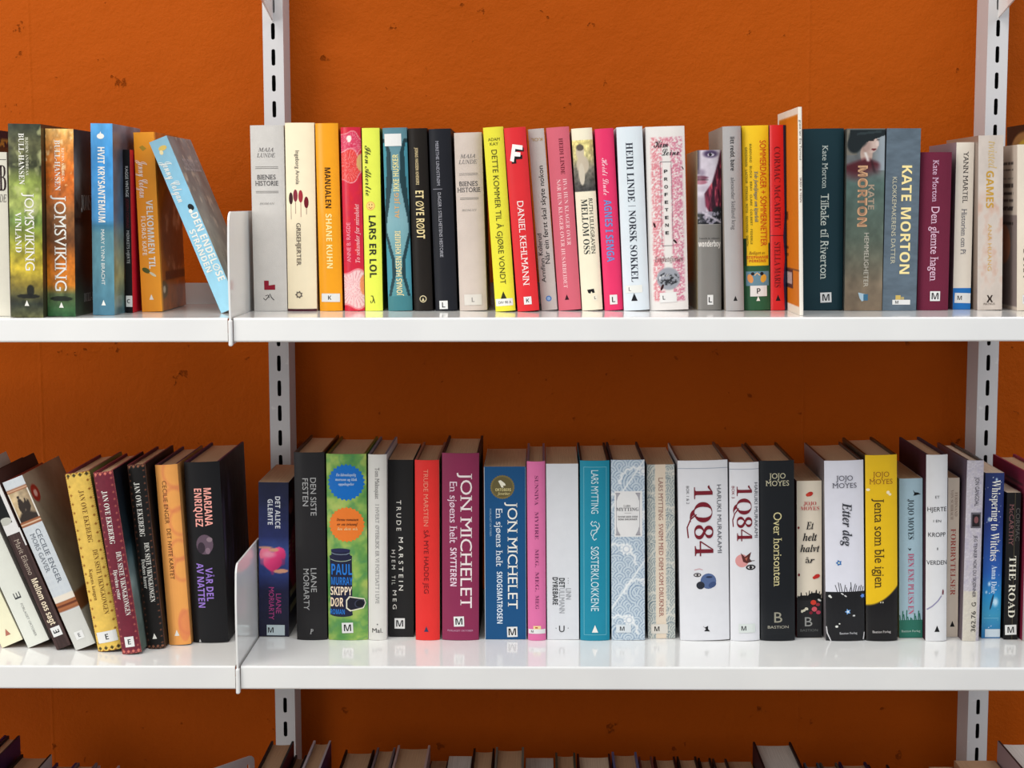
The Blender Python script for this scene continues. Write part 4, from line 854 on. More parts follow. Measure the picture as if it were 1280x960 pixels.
def p_alice(U, V, A):
    Y = V*A; img = grad(V, [(0, (30, 34, 62)), (.35, (36, 44, 92)), (.45, (60, 84, 150)), (.6, (44, 60, 120)), (.7, (30, 32, 70)), (1, (32, 32, 58))])*(.9+.2*fbm(U*4, Y*4))[..., None]
    cx, cy, s = .46, A*.505, .47; x = (U-cx)/s; y = -(Y-cy)/s*.95+.1; h = (x*x+y*y-.62)**3-x*x*y**3*1.15
    m = np.clip(-h*40+.5, 0, 1); col = grad(np.clip(.5+.5*x-.4*y, 0, 1), [(0, (252, 130, 160)), (.4, (238, 70, 130)), (1, (190, 40, 100))]); img = img*(1-m[..., None])+col*m[..., None]
    img = put(img, ell(U, Y, .36, cy-.2, .2, .1, .9)*.5, (255, 206, 216))
    img = put(img, ell(U, Y, .50, cy-.36, .17, .06, .5), (222, 160, 130)); img = put(img, ell(U, Y, .2, cy-.44, .25, .04, .5), (206, 150, 130)); return put(img, ell(U+.6*(Y-cy-.36), Y, .74, cy+.36, .24, .07), (218, 156, 126))
def c_alice(U, V, A):
    img = C((28, 30, 56), U); img = put(img, ell(U, V, .45, .52, .42, .22, .1), (190, 40, 96)); img = put(img, ell(U, V, .15, .17, .13, .05), (196, 110, 96))
    return put(img, band(V, .38, .5, .01)*np.clip(np.sin(U*30)*2, 0, 1)*(np.sin(V*200) > 0)+band(V, .7, .86, .01)*(np.sin(V*A*44) > .2)*band(U, .08, .5, .02), (206, 196, 150))
def p_green(U, V, A):
    Y = V*A; n = fbm(U*3, Y*3); m = fbm(U*2+5, Y*1.2+9); img = grad(n, [(0, (60, 124, 70)), (.4, (106, 156, 78)), (.6, (150, 180, 88)), (1, (196, 200, 112))])
    k = np.clip(np.sin(Y*7+3*m*6+U*2)*1.5-.7, 0, 1); img = put(img, k*.45, (70, 134, 92)); return put(img, np.clip((m-.6)*4, 0, .5), (190, 194, 100))
def waves(base, ink, white, band_=False, seed=0.0):
    def f(U, V, A):
        Y = V*A; x = U; img = C(base, U)
        for k, (sz, off) in enumerate(((.25, 0.), (.25, .5))):           # overlapping scallops of concentric arcs
            cx = (x+off*sz*2) % (sz*2)-sz; ro = .17; row = np.floor(Y/ro); cx = (x+off*sz+row % 2*sz) % (2*sz)-sz; cy = (Y-row*ro)-ro
            d = np.hypot(cx, cy); l = np.clip(np.sin(d*78)*1.6-.2, 0, 1); img = put(img, l*.7*(d < .3) if k == 0 else l*0, ink)
        for cx, cy, r, s in ((.72, .55, .48, 1), (.15, 2.95, .6, 1), (.8, 3.9, .42, 1), (.25, 5.1, .55, 1), (.8, 1.9, .5, 1), (.1, 1.3, .4, 1), (.85, 5.9, .5, 1), (.3, 7.0, .5, 1), (.8, 7.9, .5, 1)):
            d = np.hypot(x-cx, Y-cy-r*.3); th = np.arctan2(x-cx, Y-cy-r*.3); rr = r*(1+.05*np.sin(th*14)); body = np.clip((rr-d)*30, 0, 1)*((th < -.35) | (th > 2.3))*(d > r*.35)
            img = put(img, body*(Y > cy-r*.2), base); img = put(img, body*np.clip(np.sin(d*70)*1.8-.3, 0, 1)*(Y > cy-.1)*.85, ink)
            img = put(img, np.clip(1-np.abs(d-rr*.95)*15, 0, 1)*(Y < cy+r*.4), white); img = put(img, np.clip((.3*r*(1+.16*np.sin(9*np.arctan2(x-cx-r*.5, Y-cy+r*.42)))-np.hypot(x-cx-r*.5, Y-cy+r*.42))*30, 0, 1), white); img = put(img, np.clip(1-np.abs(np.hypot(x-cx-r*.5, Y-cy+r*.42)-r*.16)*40, 0, 1)*.5, ink)
        t = (Y*.62+x*.9+seed) % 1.9; img = put(img, np.clip(1-np.abs(t-.9)*22, 0, 1), white)
        if band_: img = put(img, band(U, .3, .68, .02), (222, 206, 186)); 
        return img
    return f
def p_lilac(U, V, A):
    Y = V*A; n = fbm(U*6, Y*6); m = fbm(U*9+4, Y*9); img = C((192, 186, 194), U)*(.9+.14*n)[..., None]
    img = put(img, np.clip(1-np.abs(m-.5)*24, 0, 1)*.5, (226, 222, 230)); img = put(img, np.clip((n-.55)*5, 0, .5), (158, 152, 172)); return put(img, (V > .72)*band(U, .0, .82, .05)*.55, (214, 206, 176))
def p_night(U, V, A):
    Y = V*A; img = grad(V, [(0, (38, 52, 104)), (.3, (34, 54, 124)), (.6, (36, 92, 176)), (.75, (40, 142, 200)), (.86, (60, 150, 190)), (1, (40, 120, 180))])
    st = np.clip((fbm(U*34, Y*34, 1)-.93)*30, 0, 1); img = put(img, st, (226, 236, 255)); 
    for a, b_, r in ((.6, .04, .05), (.25, .28, .07), (.35, .67, .07), (.7, .78, .14), (.2, .72, .05)): img = put(img, ell(U, Y, a, b_*A, r, r*1.6, 1.)*.9, (206, 232, 250))
    return img
def p_jenta(U, V, A): return put(C((232, 188, 24), U), np.clip((V-.80+.10*np.clip(U, 0, 1)**2)*90, 0, 1), (30, 28, 30))
G3 = 'books on the lower left shelf'; G4 = 'books on the lower right shelf'
INK = (44, 42, 46)
# ------------------------------------------------------------------ lower left (leaning books)
def lean(bl, br, k, h):   # corners of a leaning spine from its foot, slope and length in the photo
    L = math.hypot(1, k); dx, dy = -k*h/L, -h/L
    return ((bl[0]+dx, bl[1]+dy), (br[0]+dx, br[1]+dy), br, bl)
B(1, lean((5, 805.5), (30.5, 794.5), .475, 228), (236, 232, 200), 'pale yellow leaning paperback with a pinkish triangle, cut by the left edge', group=G3, kind='p', Y=-.222, mat='matt', side=(206, 200, 176), edge=(190, 184, 160),
  art=[('t', .5, .928, 4.4, (176, 112, 96))])
B(1, lean((37, 805.5), (64, 796.5), .458, 236), (224, 226, 216), 'off-white leaning paperback with small dark publisher mark, lower left', group=G3, kind='p', Y=-.222, mat='matt', side=(196, 196, 188), edge=(186, 186, 178),
  text=[('E', .52, .70, .735, 8.4, (70, 72, 76), 'n', 'u', sm), ('FORLAGET OKTOBER', .55, .765, .955, 3, (150, 150, 146), 'n', 'd', sm)])
B(1, lean((72, 808), (90, 802.5), .437, 236), (74, 56, 54), 'dark brown leaning hardback with white title and polaroid photos', group=G3, kind='h', bulge=.001, Y=-.230, mat='matt', paint=p_wood, side=(70, 44, 40), edge=(60, 36, 34),
  text=[('Marit Eikemo', .5, .375, .575, 7, (176, 160, 146), 'n', 'd', au), ('Mellom oss sagt', .52, .60, .865, 7.6, (240, 224, 196), 'b')],
  art=[('r', 0, .95, .02, .34, (226, 224, 222)), ('r', 0, .72, .04, .28, (32, 34, 36)), ('r', .9, 1, .32, .42, (226, 224, 222)), ('e', .3, .265, 8, 5, (190, 190, 180))], stick=(.5, .905, 12.4, 12.4, 'E', {'lh': .6, 'rot': 'u'}))
B(1, lean((96.7, 808.9), (122.5, 800.5), .437, 229), (208, 214, 218), 'pale blue leaning hardback with a sepia photograph framed in copper bands', group=G3, kind='h', bulge=.002, Y=-.232, mat='gloss', paint=p_mors, cover=c_mors, side=(150, 138, 120), edge=(130, 50, 44),
  text=[('CECILIE ENGER', .66, .30, .62, 6, (104, 110, 120), 'z', 'd', au), ('MORS GAVER', .34, .315, .545, 6, (120, 126, 134), 'z', 'd', None)], stick=(.48, .925, 11, 10.4, 'E', {'lh': .5, 'ink': (110, 110, 112)}))
B(1, ((78.5, 587), (113.5, 585), (151.5, 806.5), (123.3, 809.5)), (230, 192, 92), 'mustard yellow leaning hardback bordered with little brown diamonds', group=G3, mat='satin', Y=-.236, paint=diamonds((230, 192, 92), (150, 96, 34), (70, 60, 34)), side=(120, 112, 60), edge=(104, 34, 50),
  text=[('JAN OVE EKEBERG', .55, 608, 672.6, 6, (112, 74, 26), 's', 'd', au, -.01), ('DEN SISTE VIKINGKONGEN', .66, 682, 762.5, 5.8, (112, 74, 26), 's', 'd', None, -.01), ('Kapens kongen', .34, 705, 744, 4.6, (112, 74, 26), 's', 'd', None, -.01)], stick=(.5, 790.5, 25, 14, 'E', {'lh': .5, 'rot': '', 'tilt': .05}))
B(1, ((116, 586.8), (142, 584.7), (177, 811.5), (153.6, 813.4)), (112, 38, 54), 'burgundy leaning hardback bordered with little salmon diamonds', group=G3, mat='satin', Y=-.246, paint=diamonds((112, 38, 54), (176, 96, 84), (214, 120, 104)), cover=c_fog, side=(40, 50, 60), edge=(104, 30, 50),
  text=[('JAN OVE EKEBERG', .45, 609, 674.8, 6.4, WH, 's', 'd', au, -.006), ('DEN SISTE VIKINGKONGEN', .66, 685, 764.7, 6, WH, 's', 'd', None, -.008), ('Djevelens rytter', .36, 707, 744, 5, WH, 's', 'd', None, -.008)], stick=(.5, 797.6, 11.5, 13, 'E', {'lh': .5}))
B(1, ((159.3, 581.7), (187.5, 581), (209, 802.8), (187, 803.4)), (34, 31, 30), 'black leaning hardback bordered with little brown diamonds', group=G3, mat='satin', Y=-.222, paint=diamonds((34, 31, 30), (124, 76, 56), (150, 96, 72)), side=(30, 24, 26), edge=(84, 24, 44),
  text=[('JAN OVE EKEBERG', .45, 602.5, 667.5, 6.2, WH, 's', 'd', au, -.008), ('DEN SISTE VIKINGKONGEN', .62, 675, 746.6, 5.6, WH, 's', 'd', None, -.01), ('Dødens hærer', .34, 694.6, 730, 4.6, WH, 's', 'd', None, -.01)], art=[('t', .5, 788, 3.4, WH)])
B(1, ((189.8, 581.7), (223, 581), (238.6, 804.5), (209.4, 806)), (240, 166, 88), 'soft orange hardback with faint coral swirls beside the thick black book', group=G3, mat='satin', paint=p_swirl, side=(200, 140, 80), edge=(66, 34, 66),
  text=[('CECILIE ENGER', .38, 601, 654, 5.2, (96, 60, 30), 'n', 'd', au), ('DET HVITE KARTET', .42, 660, 723, 5.2, (96, 60, 30), 'n', 'd', None)], art=[('t', .42, 790, 3.8, WH)])
B(1, ((228.5, 578), (273.5, 577.8), (285.8, 802.4), (240.3, 803)), (30, 30, 34), 'very thick black hardback with pink and violet capitals, left of the bookend', group=G3, mat='satin', cover=c_natten, side=(26, 24, 30), edge=(70, 30, 72), W=.155,
  text=[('MARIANA', .63, 610, 657, 9, (250, 172, 160), 'b', 'd', au), ('ENRIQUEZ', .36, 610.4, 657.6, 9, (250, 172, 160), 'b', 'd', au), ('VÅR DEL', .56, 709, 750.5, 8.4, (152, 120, 206), 'b'), ('AV NATTEN', .31, 703, 758.5, 8.4, (152, 120, 206), 'b')],
  art=[('e', .48, 680, 10.4, 12.4, (96, 78, 92)), ('e', .38, 684, 4.6, 7, (62, 50, 62)), ('e', .62, 674, 3.6, 3, (138, 118, 128)), ('e', .56, 688, 3, 4, (128, 106, 120)), ('t', .2, 800, 1.8, (200, 200, 200))])
# ------------------------------------------------------------------ lower right
B(1, ((322.9, 603), (360.6, 603.5), (361, 794.5), (324.2, 794.7)), (32, 36, 70), 'short navy paperback with a glossy pink heart held by fingers', group=G4, kind='p', mat='gloss', paint=p_alice, cover=c_alice, side=(28, 30, 56), edge=(196, 190, 180), W=.13, page='tan',
  text=[('DET ALICE', .64, 620.6, 660, 6, (206, 208, 214), 'b'), ('GLEMTE', .39, 624, 655.6, 6, (206, 208, 214), 'b'), ('LIANE', .66, 741, 765.6, 6.4, (176, 66, 130), 'n', 'd', au), ('MORIARTY', .42, 733, 773.5, 6.4, (176, 66, 130), 'n', 'd', au)], stick=(.56, 786.5, 22, 13, 'M', {'lh': .5, 'lx': -.28, 'color': (196, 210, 214)}))
B(1, ((367.5, 565), (405.3, 565.6), (409, 783.4), (371, 783)), (42, 40, 42), 'thick black hardback with grey capitals, second from the lower bookend', group=G4, mat='gloss', side=(34, 28, 38), edge=(22, 20, 22),
  text=[('DEN SISTE', .63, 594.4, 638, 6.6, (172, 172, 172), 'n', 'd', None), ('FESTEN', .37, 595, 627, 6.6, (172, 172, 172), 'n', 'd', None), ('LIANE', .6, 699, 727, 6.6, (172, 172, 172), 'n', 'd', au), ('MORIARTY', .35, 699.7, 748, 6.6, (172, 172, 172), 'n', 'd', au), ('P', .5, 770, 776, 4, (180, 180, 180), 'I', 'h', sm)])
B(1, ((406.9, 567.3), (459, 567.3), (459.4, 784.6), (411.8, 784.4)), (134, 180, 78), 'wide green hardback with blue and orange starburst badges and an inhaler', group=G4, mat='gloss', paint=p_green, side=(104, 150, 60), edge=(60, 84, 30),
  text=[('En lidenskapelig', .5, 589.6, 592.8, 23, (190, 214, 236), 'I', 'h', sm), ('morsom og klok', .5, 595, 598.2, 25, (190, 214, 236), 'I', 'h', sm), ('oppdagelse', .5, 600.4, 603.4, 18, (190, 214, 236), 'I', 'h', sm), ('Denne romanen', .52, 641.5, 644.6, 25, (86, 44, 24), 'I', 'h', sm), ('er en triumf', .52, 647, 650, 24, (86, 44, 24), 'I', 'h', sm), ('les den nå', .52, 652.4, 655.4, 23, (236, 206, 150), 'I', 'h', sm),
        ('PAUL', .36, 695, 707.6, 24, (36, 118, 206), 'b', 'h', au), ('MURRAY', .36, 710.4, 719.4, 25, (36, 118, 206), 'b', 'h', au), ('SKIPPY', .34, 721.6, 731.4, 25, (246, 226, 200), 'b', 'h'), ('DØR', .23, 734.4, 744.8, 15, (250, 226, 196), 'b', 'h'), ('ROMAN', .24, 748, 754, 17, (36, 118, 206), 'b', 'h', sm)],
  art=[('*', .5, 600, 21.5, 26, (14, 106, 190), .9), ('*', .5, 649, 20.6, 26, (232, 122, 44), .92), ('r', .06, .62, 686, 754, (34, 36, 66)), ('e', .34, 686.5, 13.4, 3.6, (34, 36, 66)), ('e', .34, 754, 13.4, 3, (34, 36, 66)), ('r', .1, .57, 679, 687, (34, 36, 66)), ('e', .335, 679, 11.4, 2.4, (38, 42, 80)),
       ('l', [(.1, 682), (.2, 683.6), (.34, 684), (.48, 683.6), (.57, 682)], .8, (120, 134, 150)), ('l', [(.08, 689.6), (.2, 691.4), (.34, 692), (.48, 691.4), (.6, 689.6)], .8, (150, 166, 150)),
       ('p', [(.46, 737), (.54, 732.5), (.92, 735.5), (.96, 741), (.9, 747), (.56, 750.5), (.46, 747)], (226, 222, 200)), ('p', [(.49, 738), (.56, 734), (.91, 736.6), (.94, 741), (.88, 746), (.58, 749), (.49, 746)], (34, 34, 52)), ('e', .8, 741.4, 6, 5, (60, 64, 84), .2), ('e', .81, 741.4, 5, 4.2, (26, 26, 40), .2)],
  stick=(.49, 769.8, 13, 12.2, 'M', {'lh': .64, 'tilt': .03}))
B(1, ((459.8, 568), (483.7, 568), (483.6, 783.4), (460.6, 783.6)), (216, 214, 208), 'slim off-white hardback with fine grey lettering right of the green book', group=G4, mat='matt', side=(190, 186, 190), edge=(110, 104, 116), page='tan',
  text=[('Tom Malmquist', .5, 583, 619, 4.8, (112, 110, 108), 'z', 'd', au), ('I HVERT ØYEBLIKK ER VI FORTSATT I LIVE', .5, 625, 740.6, 4.2, (150, 148, 146), 'z', 'd', None), ('Mal.', .5, 769.4, 774.6, 12, (40, 40, 42), 'n', 'h', sm)], art=[('e', .5, 765, .9, .9, (120, 120, 120))])
B(1, ((484.4, 575), (516.4, 575), (516.6, 791.4), (485.8, 791)), (42, 41, 42), 'charcoal paperback with wobbly white handwritten capitals', group=G4, kind='p', mat='matt', side=(50, 50, 52), edge=(120, 112, 106), W=.13,
  text=[('T R U D E', .42, 624, 661, 5.6, WH, 'n', 'd', au), ('M A R S T E I N', .50, 669, 734, 5.4, WH, 'n', 'd', au), ('H J E M', .2, 684.5, 708, 4.4, WH, 'n', 'd', None), ('T I L', .2, 716, 727, 4.4, WH, 'n', 'd', None), ('M E G', .24, 734, 757, 4.6, WH, 'n', 'd', None)], stick=(.44, 774.6, 12.4, 12.8, 'M', {'lh': .62}))
B(1, ((518.8, 575), (548.5, 575), (550, 794.6), (519.4, 794.7)), (224, 50, 46), 'bright red hardback with thin dark red lettering, left of the magenta one', group=G4, mat='satin', side=(210, 190, 160), edge=(140, 100, 84),
  text=[('TRUDE MARSTEIN', .46, 586, 654.8, 5.6, (232, 140, 118), 'n', 'd', au), ('SÅ MYE HADDE JEG', .46, 659.7, 737, 5.6, (120, 24, 30), 'n', 'd', None)], art=[('t', .45, 780.7, 3.4, (54, 60, 90))])
B(1, ((552.4, 566.4), (599, 566.4), (598.3, 796), (553, 796)), (136, 44, 80), 'thick magenta hardback with very large white serif lettering', group=G4, mat='satin', side=(40, 34, 30), edge=(40, 26, 34), page='tan',
  text=[('JON MICHELET', .66, 590, 756, 14, (240, 226, 226), 'z', 'd', au), ('En sjøens helt', .31, 601, 676, 9, (232, 206, 220), 'z', 'd', None), ('SKYTTEREN', .31, 681.6, 729, 7.6, (232, 206, 220), 'b'), ('FORLAGET OKTOBER', .5, 782.8, 785, 31, (206, 160, 186), 'n', 'h', sm)], stick=(.46, 772.6, 12.6, 12.4, 'M', {'lh': .64, 'tilt': .04}))
B(1, ((605, 584), (657, 583), (658, 796.8), (606.3, 796.8)), (22, 78, 126), 'thick royal blue paperback with a round gold seal and large white letters', group=G4, kind='p', mat='satin', side=(24, 68, 116), edge=(206, 200, 190), W=.14,
  text=[('JON MICHELET', .68, 627, 758.8, 12, WH, 'z', 'd', au), ('En sjøens helt', .36, 635, 706, 8, (222, 230, 236), 'z', 'd', None), ('SKOGSMATROSEN', .36, 712.5, 777, 6.6, (214, 226, 236), 'b'), ('FORLAGET OKTOBER', .15, 635, 669, 2.2, (150, 180, 206), 'n', 'd', sm), ('OKTOBERS', .46, 610, 613.4, 19, (214, 200, 140), 'b', 'h', 'seal_lettering'), ('favoritter', .47, 614.6, 618, 15, (214, 200, 140), 'I', 'h', 'seal_lettering')],
  art=[('*', .44, 608.5, 15, 30, (122, 108, 62), .93), ('e', .44, 608.5, 12.6, 12.6, (100, 90, 56)), ('p', [(.34, 601), (.40, 600), (.5, 604), (.52, 606.5), (.45, 607), (.47, 609), (.42, 609), (.38, 605)], (232, 228, 206)), ('r', 0, .012, 584, 797, (190, 200, 206)), ('r', .99, 1, 584, 797, (150, 170, 190))],
  stick=(.66, 787.4, 12.6, 12.6, 'M', {'lh': .68, 'tilt': .03}))
B(1, ((658.6, 576.7), (681.2, 576.7), (682.6, 797.4), (660, 796.8)), (218, 112, 162), 'slim pink hardback with sparse dark capitals and a white strip', group=G4, mat='satin', side=(180, 96, 140), edge=(120, 96, 110), page='tan',
  text=[('SUNNIVA', .52, 594, 630, 4.2, (120, 50, 92), 's', 'd', au, -.01), ('MYHRE', .52, 638, 672, 4.2, (120, 50, 92), 's', 'd', au, -.01), ('MEG,', .52, 684, 706, 4.2, (120, 50, 92), 's', 'd', None, -.01), ('MEG,', .52, 712, 736, 4.2, (120, 50, 92), 's', 'd', None, -.01), ('MEG', .52, 741, 758, 4.2, (120, 50, 92), 's', 'd', None, -.01)], art=[('r', .3, .72, 779, 783.5, (240, 214, 150)), ('r', .4, .55, 780.4, 782, (176, 60, 60))], stick=(.5, 785.8, 20.5, 5.6, 'M', {'lh': .5, 'lx': -.28}))
B(1, ((682.6, 580), (722.5, 580), (723.8, 799.2), (684, 799.7)), (216, 218, 222), 'wide blank white paperback with grey and black capitals near its foot', group=G4, kind='p', mat='matt', side=(196, 198, 204), edge=(206, 200, 194), W=.135,
  text=[('DET', .47, 722, 734, 7, (62, 66, 68), 'b'), ('ULLMANN', .47, 734.8, 766, 7, (160, 162, 166), 'n', 'd', au), ('DYREBARE', .26, 721, 755.6, 6.4, (62, 66, 68), 'b'), ('LINN', .68, 735, 748.7, 6.6, (150, 152, 156), 'n', 'd', au), ('U', .46, 781.6, 789.8, 6.6, (40, 42, 44), 'n', 'h', sm)], art=[('r', .66, .68, 722, 723, (90, 90, 92)), ('r', .66, .68, 725, 726, (90, 90, 92)), ('r', .66, .68, 728, 729, (90, 90, 92)), ('e', .28, 785, .6, .6, (120, 120, 120)), ('e', .66, 785, .6, .6, (120, 120, 120))])
B(1, ((725, 576), (761.9, 575.4), (762, 794), (725.4, 792)), (28, 134, 160), 'turquoise blue hardback with pale condensed letters and a curled ornament', group=G4, mat='satin', side=(20, 104, 126), edge=(40, 30, 34), page='tan',
  text=[('LARS MYTTING', .5, 587, 639, 8.6, (204, 228, 234), 'n', 'd', au), ('SØSTERKLOKKENE', .5, 678.7, 757, 9.4, (204, 228, 234), 'n', 'd', None)],
  art=[('r', .12, .135, 583, 786, (110, 180, 196)), ('r', .88, .895, 583, 786, (110, 180, 196)), ('r', .12, .895, 583, 583.6, (110, 180, 196)), ('r', .12, .895, 785.6, 786.2, (110, 180, 196)), ('t', .5, 778.5, 4.6, WH),
       ('l', [(.42, 648), (.36, 651), (.42, 654), (.52, 653), (.58, 656), (.56, 661), (.46, 664), (.42, 668), (.48, 671), (.56, 669)], 1.2, (196, 222, 228)), ('l', [(.62, 650), (.66, 654), (.6, 658), (.5, 659), (.4, 659), (.36, 663), (.4, 666)], 1.0, (196, 222, 228)), ('l', [(.46, 650), (.52, 648.4), (.56, 650)], 1.0, (196, 222, 228))])
B(1, ((763, 575), (806.3, 575), (805.5, 796), (765.2, 796)), (180, 196, 208), 'hardback wrapped in blue and white engraved waves with a white title panel', group=G4, mat='satin', paint=waves((196, 208, 216), (112, 136, 166), (232, 234, 234)), side=(60, 70, 84), edge=(44, 40, 48), bulge=.0015,
  text=[('LARS', .47, 629.6, 632, 8, (110, 108, 110), 's', 'h', au), ('MYTTING', .49, 633, 637, 27, (104, 104, 108), 's', 'h', au), ('SVØM MED DEM', .49, 643, 645, 24, (120, 118, 120), 'b', 'h'), ('SOM DRUKNER', .49, 646.2, 648.2, 23, (120, 118, 120), 'b', 'h')],
  art=[('r', .1, .93, 613, 668.6, (226, 225, 224)), ('r', .15, .165, 619, 665, (150, 148, 154)), ('r', .84, .855, 619, 665, (150, 148, 154)), ('r', .13, .27, 615, 616.4, (150, 148, 154)), ('r', .73, .87, 615, 616.4, (150, 148, 154)), ('r', .13, .27, 665.6, 667, (150, 148, 154)), ('r', .73, .87, 665.6, 667, (150, 148, 154)),
       ('p', [(.14, 616), (.27, 616), (.2, 620), (.17, 625)], (164, 162, 168)), ('p', [(.87, 616), (.73, 616), (.8, 620), (.83, 625)], (164, 162, 168)), ('p', [(.14, 666), (.27, 666), (.2, 661), (.17, 656)], (164, 162, 168)), ('p', [(.87, 666), (.73, 666), (.8, 661), (.83, 656)], (164, 162, 168)), ('r', .4, .6, 639.4, 639.8, (150, 148, 150))],
  stick=(.36, 781.6, 18, 9.5, 'M', {'lh': .55, 'lx': -.1, 'color': (214, 220, 224)}))
B(1, ((808.2, 581), (843.4, 581), (843.8, 792.3), (810.4, 792.5)), (150, 160, 164), 'paperback with grey engraved waves on both sides of a cream title stripe', group=G4, kind='p', mat='satin', paint=waves((196, 198, 190), (84, 104, 118), (216, 212, 200), True, .6), side=(150, 160, 164), edge=(206, 200, 188), W=.135,
  text=[('LARS MYTTING', .5, 596.5, 648, 5.2, (146, 104, 96), 'z', 'd', au), ('SVØM MED DEM SOM DRUKNER', .5, 652.5, 766, 5.2, (156, 100, 92), 'z', 'd', None)], stick=(.42, 780.6, 20, 11.4, 'M', {'lh': .5, 'lx': -.15, 'color': (216, 210, 200)}))
def q84(q, lab, wide, txt, art, st):
    B(1, q, (222, 222, 226), lab, group=G4, mat='gloss', left=(190, 190, 194), side=(200, 200, 206), edge=(50, 46, 52), text=txt, art=art, stick=st, inner=(70, 64, 66), page='tan')
q84(((846.2, 576), (910, 576), (911.2, 798.6), (851.2, 797.8)), 'widest white hardback with a huge dark red numeral title reading downward', True,
    [('1Q84', .49, 606.4, 693.4, 21.5, (118, 26, 40), 's', 'd', None, -.008), ('HARUKI MURAKAMI', .82, 606, 690, 5.2, (96, 98, 104), 'n', 'd', au), ('BOK 1 & 2', .19, 607, 629, 3.4, (110, 110, 114), 'n', 'd', sm)],
    [('r', 0, 1, 585.2, 585.9, (150, 158, 176)), ('l', [(.36, 642), (.24, 648), (.17, 658), (.19, 671)], 1.6, (118, 26, 40)), ('e', .58, 724.5, 9.6, 9.6, (84, 104, 146)), ('e', .66, 729, 5, 3.4, (62, 80, 122), .5), ('e', .6, 719.5, 4, 1.2, (44, 54, 84)), ('e', .42, 729.6, 5, 4.8, (48, 52, 64)), ('e', .36, 716.6, 4.6, 2.5, (58, 48, 54)), ('e', .36, 716.6, 3.4, 1.4, (210, 206, 206)), ('e', .36, 716.6, 1.3, 1.3, (26, 22, 26)), ('l', [(.3, 710.5), (.4, 709), (.47, 710.5)], 1, (206, 160, 166)),
     ('p', [(.45, 780), (.5, 782), (.56, 780), (.56, 784), (.6, 787), (.48, 786.6), (.52, 784)], (24, 24, 28))], None)
q84(((911.8, 578), (948, 578), (949.8, 798.6), (912.8, 797.8)), 'narrower white hardback with dark red numerals and a butterfly picture', False,
    [('1Q84', .48, 606, 674.6, 17.5, (118, 26, 40), 's', 'd', None, -.008), ('HARUKI MURAKAMI', .90, 603, 670.6, 4.2, (96, 98, 104), 'n', 'd', au), ('BOK 3', .12, 607, 622, 3.2, (140, 70, 76), 'n', 'd', sm)],
    [('r', 0, 1, 586, 586.7, (150, 158, 176)), ('l', [(.3, 634), (.17, 641), (.1, 649), (.12, 657)], 1.3, (118, 26, 40)), ('e', .4, 698.8, 8, 8, (216, 150, 148)), ('p', [(.36, 689), (.5, 694), (.72, 688), (.66, 696), (.74, 700), (.56, 702), (.44, 700)], (92, 44, 40)), ('p', [(.42, 692), (.5, 696), (.6, 694), (.56, 699)], (176, 96, 76)), ('e', .7, 707, 6, 3.4, (40, 38, 44)), ('e', .7, 707, 4, 1.8, (206, 204, 206)), ('e', .7, 707, 1.8, 1.8, (24, 22, 26)), ('r', .62, .84, 698.6, 699.4, (70, 66, 70))], (.56, 782.6, 20, 11, 'M', {'lh': .5, 'lx': -.2, 'color': (214, 220, 216)}))
def bast(y0, u0=.5, w=9):   # ornamental B outline
    return []
B(1, ((949.5, 576), (992.8, 576), (993.6, 796), (951.4, 796)), (26, 30, 36), 'black hardback with thin silver-gold title beside the numeral volumes', group=G4, mat='gloss', left=(40, 40, 46), side=(20, 22, 28), edge=(20, 20, 24), page='tan',
  text=[('JOJO', .5, 591, 597.6, 19.5, (196, 190, 160), 'z', 'h', au), ('MOYES', .5, 600, 606.4, 28, (196, 190, 160), 'z', 'h', au), ('Over horisonten', .5, 638.5, 729, 10, (206, 196, 146), 'z', 'd', None), ('B', .5, 760.5, 773.4, 9.6, (150, 146, 130), 'n', 'h', sm), ('BASTION', .5, 777.4, 780.8, 25, (170, 166, 150), 'n', 'h', sm)])
